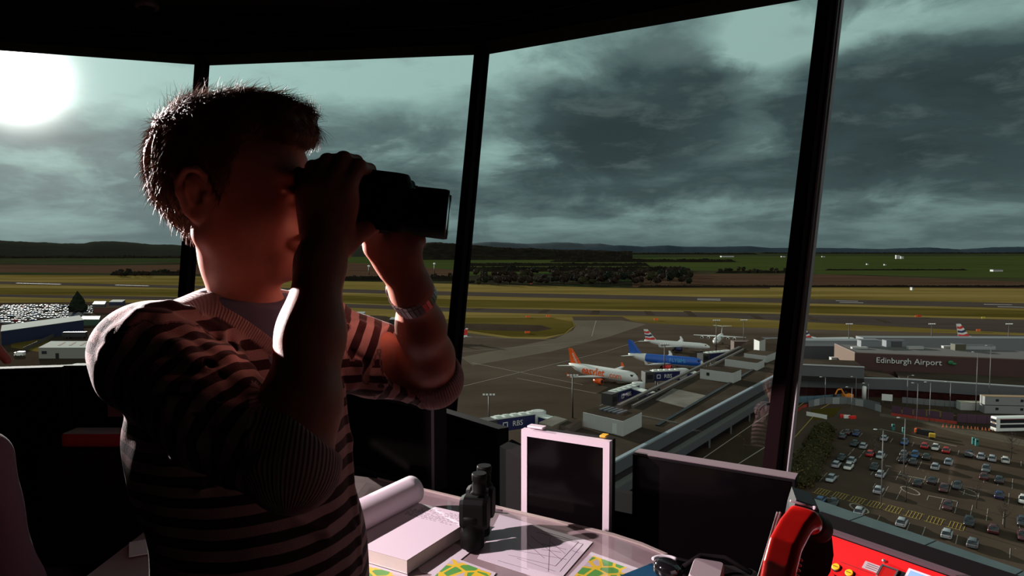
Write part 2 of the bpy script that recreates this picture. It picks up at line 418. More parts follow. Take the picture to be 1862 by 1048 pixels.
zone('lawn_airfield', [(-400, 499), (0, 500), (340, 502), (640, 512), (850, 517), (1140, 524), (1450, 525), (1862, 528), (2300, 532), (2300, 640), (1500, 612), (840, 640), (700, 640), (300, 600), (-400, 560)], g_grass, .05)
zone('lawn_strip', [(-400, 521), (300, 527), (840, 545), (1320, 553), (1862, 565), (2300, 574), (2300, 590), (1862, 578), (1320, 566), (820, 558), (300, 538), (-400, 531)], g_grass2, .10)
zone('field_green', [(500, 468), (840, 462), (1000, 464), (1130, 470), (1380, 466), (1862, 466), (2300, 466), (2300, 508), (1862, 506), (1500, 499), (1180, 489), (850, 502), (600, 500), (560, 480)], g_green, .06)
zone('field_ploughed', [(1150, 498), (1500, 499), (1862, 513), (2300, 518), (2300, 532), (1862, 528), (1500, 526), (1150, 523)], g_plough, .09)
zone('field_ploughed_west', [(-300, 480), (200, 483), (640, 478), (760, 486), (840, 492), (840, 510), (640, 508), (340, 498), (-300, 494)], g_plough, .09)
zone('field_yellow', [(1400, 521), (1862, 525), (2300, 529), (2300, 540), (1862, 535), (1400, 530)], g_grass, .12)
rwy = zone('runway', [(-500, 500), (0, 512), (400, 521), (840, 531), (1320, 541), (1862, 551.5), (2300, 560), (2300, 571), (1862, 561), (1320, 548.5), (840, 538), (400, 526), (0, 516.5), (-500, 504)], g_tarmac, .14)
zone('taxiway', [(-400, 530), (0, 535.5), (300, 540), (820, 560), (1320, 569), (1862, 582), (2300, 592), (2300, 628), (1862, 606), (1320, 578), (820, 567), (300, 546), (0, 540), (-400, 533)], g_tarmac, .13)
zone('apron', [(600, 600), (700, 598), (839, 604), (927, 616), (992, 617), (1029, 607), (1048, 591), (1040, 576), (1130, 576), (1150, 584), (1180, 588), (1320, 595), (1862, 610), (2300, 622), (2300, 700), (1500, 705), (1062, 790), (900, 1100), (500, 1100), (560, 660)], g_apron, .16)
zone('taxiway_mouth', [(1040, 583), (1130, 583), (1175, 590), (1110, 612), (1000, 640), (860, 665), (838, 650), (960, 626), (1010, 616), (1042, 601), (1048, 591)], g_lightc, .19)
zone('lawn_island', [(700, 590), (840, 578), (1000, 578), (1038, 585), (1042, 592), (1024, 606), (990, 612), (930, 612), (845, 600), (700, 597)], g_grass2, .21)
zone('pavement_island', [(700, 587), (880, 589), (985, 592), (1005, 598), (975, 603), (840, 600), (700, 597)], g_road, .24)
def strips(name, segs, m, z, w):
    mb = MB()
    for (a, b) in segs:
        p, q = gp(*a, z), gp(*b, z); d = (q-p); L = d.length; c = (p+q)/2
        mb.box((c.x, c.y, z/2+.01), (L, w, z), rz=math.atan2(d.y, d.x))
    return struct(mb.build(name, m))
strips('runway_marking', [((30, 515), (110, 517)), ((210, 518.5), (270, 520)), ((1268, 543.5), (1310, 544.2)), ((1268, 545.5), (1310, 546.2)), ((1520, 547), (1560, 548)), ((1527, 550), (1570, 551)), ((1790, 553.5), (1840, 554.5)), ((1815, 558), (1862, 559))], m_runline, .20, 3.2)
strips('taxiway_marking', [((862, 564), (876, 561)), ((985, 569), (994, 563)), ((1080, 572), (1084, 565)), ((1177, 566), (1183, 573)), ((1249, 566), (1260, 575)), ((1366, 572), (1382, 580)), ((1466, 575), (1483, 583)), ((1590, 580), (1615, 587))], g_road, .20, 6)
strips('apron_marking', [((820, 708), (1100, 640)), ((940, 688), (1085, 716)), ((820, 612), (1010, 618)), ((838, 640), (1060, 622)), ((1084, 583), (1076, 612)), ((1100, 640), (1170, 618)), ((858, 660), (1060, 700))], col('worn_paint', (.13, .105, .075), .9), .22, .40)
# car park and roads
zone('car_park', [(1440, 742), (1520, 727), (1600, 738), (1700, 775), (1862, 800), (2200, 860), (2200, 1300), (1500, 1300), (1300, 1000), (1380, 900)], g_park, .20)
zone('road_forecourt', [(1060, 900), (1300, 775), (1430, 700), (1862, 722), (2200, 740), (2200, 880), (1862, 812), (1700, 775), (1600, 740), (1520, 727), (1445, 750), (1400, 880), (1250, 1100), (900, 1200)], g_road, .18)
zone('pavement_path', [(1600, 752), (1700, 765), (1862, 800), (2200, 850), (2200, 875), (1862, 812), (1750, 790), (1660, 765), (1600, 757)], g_lightc, .24)
zone('yard_ground', [(-400, 551), (0, 551), (200, 549), (700, 575), (820, 600), (760, 640), (640, 700), (-400, 760)], g_road, .15)
zone('yard_lawn', [(20, 612), (90, 618), (70, 640), (20, 632)], g_grass, .24)
zone('lawn_patch', [(1635, 745), (1700, 745), (1740, 756), (1700, 760), (1640, 752)], g_grass, .27)
zone('lawn_corner', [(1475, 745), (1530, 741), (1515, 758), (1480, 765)], g_grass2, .27)
# bay lines
def px_along(p, d, k): return p+d*k
rowd = Vector((math.cos(R(-45)), math.sin(R(-45)), 0)); tick = R(53)
bx_lines = MB()
for (u, v, n, ln) in ((1530, 785, 34, 4.6), (1548, 822, 34, 8.5), (1506, 838, 38, 8.5), (1497, 868, 34, 8.0), (1570, 938, 22, 4.6)):
    p = gp(u, v, .2)
    for k in range(n):
        if random.random() < .2: continue
        c = p+rowd*2.6*k
        for s_ in (-1, 1) if ln > 6 else (0,):
            if random.random() < .25 and s_: continue
            e = c+Vector((math.cos(tick), math.sin(tick), 0))*s_*ln*.26
            bx_lines.box((e.x, e.y, .215), (ln*.42 if s_ else ln, .11, .03), rz=tick)
struct(bx_lines.build('bay_markings', col('worn_white_paint', (.30, .26, .22), .8)))
strips('road_line', [((1265, 843), (1412, 742)), ((1328, 853), (1417, 797)), ((1440, 880), (1480, 858)), ((1632, 862), (1688, 873)), ((1500, 905), (1512, 907)), ((1600, 780), (1740, 812)), ((1690, 902), (1740, 912)), ((1445, 870), (1452, 866))], col('road_paint', (.30, .26, .20), .8), .24, .22)
strips('kerb_line', [((1380, 862), (1450, 790)), ((1450, 790), (1490, 745)), ((1490, 745), (1520, 728)), ((1445, 745), (1475, 722))], m_yellow_line, .25, .2)
hb = MB()
for k, (u, v) in enumerate([(1495, 895), (1527, 902), (1559, 910), (1591, 918), (1625, 927), (1662, 937), (1700, 947), (1740, 957)]):
    p = gp(u, v, .2); a = R(-50)
    for q in range(5):
        hb.box((p.x+math.cos(a)*(-1.2+q*.6), p.y+math.sin(a)*(-1.2+q*.6), .22), (.11, 3.6, .03), rz=a+.18)
    for q in (-1, 1): hb.box((p.x-math.sin(a)*1.8*q, p.y+math.cos(a)*1.8*q, .22), (2.6, .11, .03), rz=a)
struct(hb.build('bay_hatching', m_yellow_line))
mb = MB()
for (u, v) in ((1562, 925), (1760, 895), (1655, 893)):
    p = gp(u, v, .2)
    for k in range(24):
        a = 2*math.pi*k/24; mb.box((p.x+2.6*math.cos(a)*.5, p.y+2.6*math.sin(a), .225), (.3, .4, .03), rz=a)
struct(mb.build('road_symbol_markings', col('road_paint', (.30, .26, .20), .8)))
# ------------------------------------------------------------------ hills and far woods
def hnoise(x, s=0):
    return sum(math.sin(x*f+s*1.7+f)*a for f, a in ((.05, .5), (.11, .35), (.23, .22), (.47, .14), (.9, .10)))
def ridge(name, prof, d, depth, m, jit=0.0, base_v=462, kind='structure', step=5):
    """a long hill: crest from the profile, with its own front and back slopes"""
    us = np.arange(prof[0][0], prof[-1][0]+1, step); vs_ = np.interp(us, [p[0] for p in prof], [p[1] for p in prof])
    rows_ = []
    for frac, dd in ((0, 0), (.45, .18), (.8, .35), (1.0, .5), (.8, .66), (0, 1.0)):
        r_ = []
        for k, (u, v) in enumerate(zip(us, vs_)):
            D = d + depth*dd; x = (u-931)/FPX*(d+depth*.5)*(D/(d+depth*.5))
            zt = CAMZ+(455-v)/FPX*(d+depth*.5)
            j = jit*(hnoise(u*1.3, dd*9)+random.uniform(-.5, .5)) if frac > 0 else 0
            r_.append(Vector((x, D, max(0, zt*frac + j))))
        rows_.append(r_)
    mb = MB(); mb.loft(rows_, caps=False, closed=False)
    o = mb.build(name, m); return struct(o) if kind == 'structure' else o
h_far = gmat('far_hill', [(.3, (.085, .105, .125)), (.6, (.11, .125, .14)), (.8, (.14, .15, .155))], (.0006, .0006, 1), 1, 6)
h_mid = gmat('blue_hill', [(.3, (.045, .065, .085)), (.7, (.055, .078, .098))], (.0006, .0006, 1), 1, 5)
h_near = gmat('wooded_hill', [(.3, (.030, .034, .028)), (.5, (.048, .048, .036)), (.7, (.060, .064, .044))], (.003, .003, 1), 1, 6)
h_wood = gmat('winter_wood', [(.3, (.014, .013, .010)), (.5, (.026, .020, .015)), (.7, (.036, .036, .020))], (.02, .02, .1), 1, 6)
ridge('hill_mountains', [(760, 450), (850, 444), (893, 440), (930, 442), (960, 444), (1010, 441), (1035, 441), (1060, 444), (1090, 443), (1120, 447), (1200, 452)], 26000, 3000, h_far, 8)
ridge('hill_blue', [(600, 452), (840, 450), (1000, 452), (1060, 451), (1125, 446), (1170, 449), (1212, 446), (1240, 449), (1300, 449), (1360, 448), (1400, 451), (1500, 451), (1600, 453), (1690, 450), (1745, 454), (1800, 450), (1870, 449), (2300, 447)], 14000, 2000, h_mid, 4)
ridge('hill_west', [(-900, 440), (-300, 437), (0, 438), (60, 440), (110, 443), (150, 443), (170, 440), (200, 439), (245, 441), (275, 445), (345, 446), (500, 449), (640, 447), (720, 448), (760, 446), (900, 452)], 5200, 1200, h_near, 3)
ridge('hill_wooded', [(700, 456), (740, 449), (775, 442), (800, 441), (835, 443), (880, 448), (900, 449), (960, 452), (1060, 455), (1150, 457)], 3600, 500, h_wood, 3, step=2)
# far belts of wood: nobody could count the trees
def belt(u0, u1, v_base, h, depth, label, name='treeline'):
    us = np.arange(u0, u1, 1.2 if v_base > 480 else 2.0); rows_ = []
    for frac, dd in ((0, 0), (.75, .08), (1, .3), (.95, .7), (0, 1)):
        r_ = []
        for k, u in enumerate(us):
            vb = v_base if not callable(v_base) else v_base(u)
            p = gp(u, vb); D = p.y+depth*dd; e = min(1, (k+1)/6, (len(us)-k)/6)
            r_.append(Vector((p.x*D/p.y, D, max(0, (h*frac*(.75+.25*hnoise(u*.9, dd*5+v_base if not callable(v_base) else dd*5))+h*.16*random.uniform(-1, 1)*frac)*e))))
        rows_.append(r_)
    mb = MB(); mb.loft(rows_, caps=False, closed=False, sm=False)
    return stuff(mb.build(name, h_wood), label, 'trees')
belt(-300, 345, 462, 26, 300, 'dark wood below the hills at the far left')
belt(-300, 340, 470, 18, 300, 'dark belt of trees in front of the hills at the far left')
belt(640, 850, 466, 16, 200, 'dark wooded strip on the hillside above the radar mast')
belt(900, 1380, 463, 22, 400, 'thin dark belt of woods below the blue hills, centre')
belt(1000, 1340, 477, 15, 90, 'dark conifer belt above the green field behind the bare wood')
belt(1380, 2200, 461.5, 20, 400, 'thin dark hedged woods below the blue hills at right')
belt(850, 1245, 494, 14, 60, 'dark mass of bare wood behind the front trees beyond the runway', 'woods')
belt(845, 1180, 484, 11, 80, 'dark brown wood on the slope above the bare trees', 'woods')
belt(1500, 1760, 492, 4, 20, 'low dark hedge across the green fields at right', 'hedge')
belt(1160, 2200, 523, 3.2, 12, 'low dark hedge at the near edge of the ploughed field', 'hedge')
belt(1300, 1440, 497, 6, 40, 'dark scrub and trees at the corner of the ploughed field')
belt(560, 850, 511, 9, 50, 'dark brown scrub behind the grass beyond the two raised arms', 'scrub')
belt(200, 345, 501, 9, 60, 'dark scrub along the far edge of the airfield at left', 'scrub')
# ================================================================== body toolkit: distance fields -> one smooth surface
f32 = np.float32
class Field:
    """ordered list of shapes; evaluated on a grid or on points"""
    def __init__(s): s.pr = []
    def ell(s, c, r, M=None, k=.01, op='+'):
        M = np.eye(3) if M is None else np.array(M); s.pr.append(('e', np.array(c, float), np.array(r, float), M, k, op)); return s
    def cap(s, a, b, r1, r2, k=.01, op='+', fl=None):
        s.pr.append(('c', np.array(a, float), np.array(b, float), (r1, r2), k, op, fl)); return s
    def chain(s, pts, rs, k=.01, op='+', fl=None):
        for i in range(len(pts)-1): s.cap(pts[i], pts[i+1], rs[i], rs[i+1], k, op, fl)
        return s
    def fn(s, f, lo, hi, k=.005, op='-'):
        s.pr.append(('f', f, np.array(lo, float), np.array(hi, float), k, op)); return s
    @staticmethod
    def dist(p, P):
        if p[0] == 'e':
            q = (P-p[1]) @ p[3]; k0 = np.sqrt(((q/p[2])**2).sum(-1))+1e-9; k1 = np.sqrt(((q/p[2]**2)**2).sum(-1))+1e-9
            return k0*(k0-1)/k1
        if p[0] == 'c':
            a, b = p[1], p[2]; ba = b-a; pa = P-a; t_ = np.clip((pa @ ba)/max(ba @ ba, 1e-12), 0, 1); q = pa-t_[..., None]*ba
            if p[6] is not None:                # flattened along the given axis by the factor
                ax, f = p[6]; ax = np.array(ax); h_ = q @ ax; q = q + np.outer(h_, ax).reshape(q.shape)*(1/f-1)
            return np.sqrt((q*q).sum(-1)) - (p[3][0]*(1-t_)+p[3][1]*t_)
        return p[1](P)
    @staticmethod
    def box(p):
        if p[0] == 'e': r = p[2].max(); return p[1]-r, p[1]+r
        if p[0] == 'c':
            r = max(p[3]); return np.minimum(p[1], p[2])-r, np.maximum(p[1], p[2])+r
        return p[2], p[3]
    @staticmethod
    def comb(d, n, k, op):
        h = np.maximum(k-np.abs(d-n if op == '+' else d+n), 0)/k
        return np.minimum(d, n)-h*h*k*.25 if op == '+' else np.maximum(d, -n)+h*h*k*.25
    def at(s, P, only_add=False):
        P = np.asarray(P, float); d = np.full(P.shape[:-1], 1.0)
        for p in s.pr:
            k, op = (p[4], p[5])
            if only_add and op == '-': continue
            d = s.comb(d, s.dist(p, P), k, op)
        return d
    def mesh(s, h, pad=.02):
        bx = [s.box(p) for p in s.pr if p[5] == '+']
        lo = np.min([b[0] for b in bx], 0)-pad; hi = np.max([b[1] for b in bx], 0)+pad
        n = np.ceil((hi-lo)/h).astype(int)+1; D = np.full(n, .08, f32)
        for p in s.pr:
            k, op = p[4], p[5]; a, b = s.box(p); m = k+3*h + (.02 if op == '+' else 0)
            i0 = np.clip(np.floor((a-m-lo)/h).astype(int), 0, n); i1 = np.clip(np.ceil((b+m-lo)/h).astype(int)+1, 0, n)
            if (i1 <= i0).any(): continue
            g = np.stack(np.meshgrid(*[lo[c]+h*np.arange(i0[c], i1[c]) for c in range(3)], indexing='ij'), -1)
            sl_ = tuple(slice(i0[c], i1[c]) for c in range(3))
            D[sl_] = s.comb(D[sl_], s.dist(p, g), k, op)
        return surface_nets(D, lo, h)
def surface_nets(D, lo, h):
    ins = D < 0; nx, ny, nz = D.shape
    c = np.zeros((nx-1, ny-1, nz-1), np.int8)
    for i in (0, 1):
        for j in (0, 1):
            for k in (0, 1): c += ins[i:nx-1+i, j:ny-1+j, k:nz-1+k]
    cell = np.argwhere((c > 0) & (c < 8)); idx = np.full(c.shape, -1, np.int32); idx[tuple(cell.T)] = np.arange(len(cell))
    acc = np.zeros((len(cell), 3)); cnt = np.zeros(len(cell))
    E = []
    for a in (0, 1):
        for b in (0, 1):
            E += [((0, a, b), (1, a, b)), ((a, 0, b), (a, 1, b)), ((a, b, 0), (a, b, 1))]
    for p, q in E:
        d0 = D[tuple((cell+p).T)].astype(float); d1 = D[tuple((cell+q).T)].astype(float); x = (d0 < 0) != (d1 < 0)
        t_ = np.where(x, d0/np.where(x, d0-d1, 1), 0)
        P = np.array(p)+np.outer(t_, np.array(q)-np.array(p)); acc += P*x[:, None]; cnt += x
    V = lo+(cell+acc/cnt[:, None])*h
    F = []
    for ax in range(3):
        sl0 = [slice(None)]*3; sl1 = [slice(None)]*3; sl0[ax] = slice(0, -1); sl1[ax] = slice(1, None)
        e = ins[tuple(sl0)] != ins[tuple(sl1)]; o1, o2 = [(1, 2), (2, 0), (0, 1)][ax]
        w = np.argwhere(e); w = w[(w[:, o1] > 0) & (w[:, o2] > 0) & (w[:, o1] < D.shape[o1]-1) & (w[:, o2] < D.shape[o2]-1)]
        d1 = np.zeros(3, int); d1[o1] = 1; d2 = np.zeros(3, int); d2[o2] = 1
        q = np.stack([idx[tuple((w-d1-d2).T)], idx[tuple((w-d2).T)], idx[tuple(w.T)], idx[tuple((w-d1).T)]], 1)
        fl_ = ~ins[tuple(w.T)]; q[fl_] = q[fl_][:, ::-1]; F.append(q[(q >= 0).all(1)])
    return V, np.concatenate(F)
def vnormals(V, F):
    n = np.cross(V[F[:, 2]]-V[F[:, 0]], V[F[:, 3]]-V[F[:, 1]]); N = np.zeros_like(V)
    for k in range(4): np.add.at(N, F[:, k], n)
    return N/(np.linalg.norm(N, axis=1)[:, None]+1e-12)
def relax(V, F, it=2, lam=.5):
    for _ in range(it):
        A = np.zeros_like(V); c = np.zeros(len(V))
        for a, b in ((0, 1), (1, 2), (2, 3), (3, 0)):
            np.add.at(A, F[:, a], V[F[:, b]]); np.add.at(A, F[:, b], V[F[:, a]]); np.add.at(c, F[:, a], 1); np.add.at(c, F[:, b], 1)
        V = V+lam*(A/c[:, None]-V)
    return V
def np_object(name, V, F, m, parent=None, attrs=None, org=None):
    me = bpy.data.meshes.new(name); V = V-(np.array(org) if org is not None else 0)
    me.vertices.add(len(V)); me.vertices.foreach_set('co', np.asarray(V, f32).ravel())
    me.loops.add(F.size); me.loops.foreach_set('vertex_index', F.ravel().astype(np.int32))
    me.polygons.add(len(F)); me.polygons.foreach_set('loop_start', np.arange(0, F.size, F.shape[1], dtype=np.int32))
    me.polygons.foreach_set('loop_total', np.full(len(F), F.shape[1], np.int32)); me.polygons.foreach_set('use_smooth', np.ones(len(F), bool))
    for k, a in (attrs or {}).items():
        at_ = me.attributes.new(k, 'FLOAT', 'POINT'); at_.data.foreach_set('value', np.asarray(a, f32))
    me.update(calc_edges=True); me.validate(); me.materials.append(m)
    o = bpy.data.objects.new(name, me); COL.objects.link(o)
    if parent is not None: o.parent = parent
    return o
# ================================================================== the man with binoculars
def Q(u, v, d): p = ray(u, v)*d; return np.array((p.x, p.y, p.z))
EYE = np.array((0, 0, CAMZ))
def skin_mat(name, c, dark):
    m = bpy.data.materials.new(name); m.use_nodes = True; t = NT(m.node_tree); b = t.n['Principled BSDF']
    g = t.new('ShaderNodeTexCoord').outputs['Object']
    t.put(b.inputs['Base Color'], t.mix(t.smooth(t.noise(g, 22, 6, .6), .35, .7), c, dark))
    b.inputs['Roughness'].default_value = .52; b.inputs['Specular IOR Level'].default_value = .35
    b.inputs['Subsurface Weight'].default_value = .30; b.inputs['Subsurface Radius'].default_value = (.030, .007, .003); b.inputs['Subsurface Scale'].default_value = .5
    bn = t.new('ShaderNodeBump'); bn.inputs['Strength'].default_value = .25; bn.inputs['Distance'].default_value = .001
    t.put(bn.inputs['Height'], t.noise(g, 420, 4, .7)); t.l.new(bn.outputs[0], b.inputs['Normal'])
    return m
m_skin = skin_mat('skin', (.50, .20, .145), (.42, .15, .105))
def hair_mat(name, a, b_):
    m = bpy.data.materials.new(name); m.use_nodes = True; t = NT(m.node_tree); b = t.n['Principled BSDF']
    g = t.new('ShaderNodeTexCoord').outputs['Object']
    t.put(b.inputs['Base Color'], t.mix(t.noise(g, 60, 3), a, b_)); b.inputs['Roughness'].default_value = .5; b.inputs['Specular IOR Level'].default_value = .3
    return m
m_hair = hair_mat('brown_hair', (.050, .019, .011), (.22, .085, .045))
def knit(name, c1, c2, period, coord='stripe'):
    m = bpy.data.materials.new(name); m.use_nodes = True; t = NT(m.node_tree); b = t.n['Principled BSDF']
    st = t.new('ShaderNodeAttribute', attribute_name='stripe').outputs['Fac']; rb = t.new('ShaderNodeAttribute', attribute_name='rib').outputs['Fac']
    ra = t.new('ShaderNodeAttribute', attribute_name='around').outputs['Fac']
    g = t.new('ShaderNodeTexCoord').outputs['Object']
    st2 = t.math('ADD', st, t.math('MULTIPLY', t.math('SUBTRACT', t.noise(g, 14, 3), .5), .006))
    s_ = t.math('SINE', t.math('MULTIPLY', st2, 2*math.pi/period))
    f = t.smooth(s_, -.12, .12)
    c = t.mix(f, c1, c2); c = t.mix(rb, c, c2)
    c = t.mix(t.math('MULTIPLY', t.noise(g, 900, 2), .35), c, (.02, .01, .012))
    t.put(b.inputs['Base Color'], c); b.inputs['Roughness'].default_value = .95; b.inputs['Specular IOR Level'].default_value = .1
    b.inputs['Sheen Weight'].default_value = .25; b.inputs['Sheen Roughness'].default_value = .4
    rbh = t.math('MULTIPLY', t.math('SINE', t.math('MULTIPLY', ra, 2*math.pi/.0045)), rb)
    bn = t.new('ShaderNodeBump'); bn.inputs['Strength'].default_value = .6; bn.inputs['Distance'].default_value = .0015
    t.put(bn.inputs['Height'], t.math('ADD', t.noise(g, 500, 3), rbh)); t.l.new(bn.outputs[0], b.inputs['Normal'])
    return m
m_knit = knit('striped_knit', (.050, .020, .024), (.50, .31, .31), .0275)
m_tee = mat('blue_grey_cotton', (.15, .16, .25), .9, bump=(300, .3, .001))

X0, D0, Z0 = -.401, .955, .078
def hp(f, l, u): return np.array((X0+f, D0+l, Z0+u))
def head_field(hp, sc=1.0):
    A = Field(); e = lambda c, r, k=.02, op='+': A.ell(hp(*c), np.array(r)*sc, None, k, op)
    e((.012, 0, .038), (.098, .073, .082)); e((.062, 0, .012), (.052, .060, .062), .03); e((.050, 0, -.035), (.060, .056, .075), .03)
    for s in (-1, 1):
        A.cap(hp(.006, s*.052, -.055), hp(.075, s*.026, -.100), .019*sc, .017*sc, .03)
        A.cap(hp(.006, s*.056, -.02), hp(.006, s*.052, -.055), .017*sc, .019*sc, .03)
        e((.070, s*.040, -.034), (.028, .024, .026), .025)
        e((.100, s*.026, .020), (.016, .028, .0085), .012)
        e((.112, s*.031, -.002), (.016, .018, .012), .012, '-')
        e((.094, s*.031, -.002), (.0135, .0135, .0135), .003)
        A.cap(hp(.101, s*.017, .004), hp(.098, s*.047, .003), .0036*sc, .003*sc, .004)
        A.cap(hp(.102, s*.018, -.012), hp(.098, s*.046, -.010), .003*sc, .003*sc, .005)
    e((.088, 0, -.102), (.021, .022, .018), .02)
    A.cap(hp(.108, 0, .008), hp(.131, 0, -.036), .0085*sc, .0105*sc, .012)
    for s in (-1, 1): e((.119, s*.012, -.039), (.011, .008, .0085), .008)
    for s in (-1, 1): e((.119, s*.0075, -.047), (.005, .0035, .004), .004, '-')
    A.chain([hp(.100, -.026, -.068), hp(.1125, -.011, -.0645), hp(.1145, 0, -.0655), hp(.1125, .011, -.0645), hp(.100, .026, -.068)], [.003, .0055, .006, .0055, .003], .006)
    A.chain([hp(.100, -.024, -.072), hp(.110, -.011, -.0765), hp(.112, 0, -.0775), hp(.110, .011, -.0765), hp(.100, .024, -.072)], [.003, .0062, .007, .0062, .003], .006)
    A.chain([hp(.100, -.030, -.0695), hp(.1165, -.011, -.0705), hp(.119, 0, -.071), hp(.1165, .011, -.0705), hp(.100, .030, -.0695)], [.0012, .0018, .0018, .0018, .0012], .003, '-')
    for s in (-1, 1):          # ears: disc, helix rim, lobe, concha
        q = lambda a, b, c: hp(a, s*b, c)
        Me = np.array(Matrix.Rotation(s*R(-14), 3, 'Z') @ Matrix.Rotation(R(12), 3, 'Y'))
        A.ell(q(-.004, .077, -.008), np.array((.019, .0065, .031))*sc, Me, .006)
        pts = [q(.010, .075, .004), q(.010, .079, .016), q(.001, .084, .025), q(-.012, .087, .023), q(-.021, .088, .010), q(-.021, .086, -.006), q(-.014, .082, -.022), q(-.006, .078, -.034)]
        A.chain(pts, [.0035, .004, .0045, .0048, .0048, .0044, .0042, .0055], .003)
        A.ell(q(-.002, .078, -.035), np.array((.0085, .006, .009))*sc, None, .005)
        A.chain([q(-.010, .0865, .012), q(-.013, .0865, -.004), q(-.007, .084, -.018)], [.0030, .0034, .003], .003)
        A.ell(q(.001, .084, -.008), np.array((.0075, .008, .013))*sc, None, .004, '-')
        A.ell(q(-.004, .088, .012), np.array((.008, .0045, .008))*sc, None, .003, '-')
        A.ell(q(.0095, .079, -.010), np.array((.004, .005, .006))*sc, None, .003)
    return A
Ft = np.array((.88, -.475, 0)); Lt = np.array((.475, .88, 0)); UZ = np.array((0, 0, 1.0))
MT = np.stack([Ft, Lt, UZ], 1)
N0 = np.array((-.398, .985, -.125))
S1, E1, W1 = Q(260, 652, .85), Q(534, 848, .74), Q(583, 478, .835)
S2, E2, W2 = Q(560, 600, 1.13), Q(789, 690, 1.20), Q(748, 527, 1.025)
body = head_field(hp)
body.chain([hp(.010, 0, -.030), hp(.017, 0, -.090), N0+(.016, 0, .02), N0+(.012, 0, -.03)], [.043, .043, .046, .060], .03)
body.cap(hp(.040, 0, -.118), hp(.040, 0, -.150), .012, .010, .02)       # throat
body.chain([N0+(.0, 0, -.01), N0-Lt*.09+(0, 0, -.03), S1+(0, .01, .0)], [.045, .045, .045], .04)
body.chain([N0+(.0, 0, -.01), N0+Lt*.09+(0, 0, -.03), S2], [.045, .045, .042], .04)
body.ell((-.388, .992, -.27), (.098, .150, .19), MT, .05); body.ell((-.365, .99, -.50), (.105, .148, .22), MT, .05)
# arms: upper, forearm with its bulge, wrist
def arm(A, S_, E_, W_, wf):
    m = E_+(W_-E_)*.28; m2 = E_+(W_-E_)*.62
    A.chain([S_, (S_+E_)/2, E_], [.043, .041, .035], .03)
    A.chain([E_, m, m2, W_], [.036, .0385, .034, wf], .03)
arm(body, S1, E1, W1, .0275); arm(body, S2, E2, W2, .0265)
# near hand: back of the hand to the viewer, fingers over the top of the barrel
body.ell(Q(594, 405, .862), (.036, .017, .047), None, .02); body.ell(Q(597, 362, .860), (.038, .016, .028), None, .02)
body.cap(W1, Q(590, 440, .85), .027, .024, .02)
nf = [[(556, 352, .868), (569, 305, .874), (588, 296, .905), (596, 318, .926)], [(578, 338, .858), (596, 294, .868), (618, 290, .903), (624, 312, .928)],
      [(604, 336, .852), (625, 291, .866), (648, 294, .902), (652, 318, .926)], [(629, 346, .853), (652, 304, .868), (672, 309, .900), (676, 330, .922)]]
for ch, r in zip(nf, (.0082, .0090, .0095, .0092)):
    P = [Q(*c) for c in ch]; body.chain(P, [r*1.22, r*1.08, r*.95, r*.85], .003)
    body.ell(P[0], (r*1.3, r*1.2, r*1.3), None, .012); body.ell(P[1], (r*1.15,)*3, None, .004)
body.chain([Q(622, 448, .868), Q(646, 426, .882), Q(664, 417, .893), Q(680, 413, .905)], [.017, .0135, .0115, .0095], .006)
# far hand: palm under the far barrel, fingers up its far side, thumb on the near side
body.ell(Q(718, 448, .995), (.036, .025, .034), None, .03); body.cap(W2, Q(724, 470, 1.0), .027, .027, .03)
ff = [[(694, 436, 1.015), (690, 392, 1.025), (690, 345, 1.012), (693, 321, .985)], [(716, 434, 1.022), (714, 386, 1.03), (713, 342, 1.014), (715, 324, .988)],
      [(739, 434, 1.020), (738, 390, 1.028), (737, 352, 1.012), (738, 336, .99)], [(757, 438, 1.010), (758, 398, 1.018), (757, 362, 1.006), (757, 346, .99)]]
for ch, r in zip(ff, (.0092, .0094, .009, .0082)):
    P = [Q(*c) for c in ch]; body.chain(P, [r*1.3, r*1.08, r*.95, r*.85], .003); body.ell(P[0], (r*1.4, r*1.3, r*1.3), None, .014)
body.chain([Q(712, 488, .995), Q(684, 448, .972), Q(676, 424, .952), Q(684, 408, .930)], [.019, .0165, .0125, .0105], .012)
# legs under the clothes
HIP = np.array((-.345, .995, -.68)); FEET = [np.array((-.36, .90, FLZ)), np.array((-.30, 1.10, FLZ))]
body.ell(HIP, (.105, .150, .12), MT, .05)
V, F = body.mesh(.0024)
V = relax(V, F, 2, .45)
ROOT = np.array((-.345, .995, FLZ))
man = empty('person', tuple(EYE+ROOT), label='young man in a striped V-neck jumper looking through binoculars, elbows raised', cat='person')
# fine tendons and knuckle creases come from the displacement below
skin = np_object('body', V, F, m_skin, man, org=ROOT)
# ---- sweater
sw = Field()
sw.ell((-.392, .990, -.265), (.118, .172, .180), MT, .05); sw.ell((-.362, .985, -.50), (.128, .170, .24), MT, .06)
sw.ell((-.350, .99, -.66), (.125, .168, .10), MT, .04)
sw.chain([N0+(0, 0, .0), N0-Lt*.095+(0, .0, -.012), S1+(.01, .012, .004)], [.070, .056, .060], .05)
sw.chain([N0+(0, 0, .0), N0+Lt*.10+(0, 0, -.012), S2+(0, 0, .0)], [.070, .056, .056], .05)
sw.chain([S1, S1+(E1-S1)*.5+np.array((0, 0, -.006)), E1], [.057, .057, .047], .035)
c1 = E1+(W1-E1)*.30; sw.cap(E1, c1, .046, .043, .02)
sw.chain([S2, S2+(E2-S2)*.5+np.array((0, 0, -.006)), E2], [.060, .058, .048], .035)
c2 = E2+(W2-E2)*.22; sw.cap(E2, c2, .048, .043, .02)
def surfpt(fld, u, v, d0=.5, d1=1.5):
    ds = np.linspace(d0, d1, 500); P = np.array([Q(u, v, d) for d in ds]); dd = fld.at(P); k = np.argmax(dd < 0)
    return P[k] if (dd < 0).any() else None
base_sw = Field(); base_sw.pr = list(sw.pr)
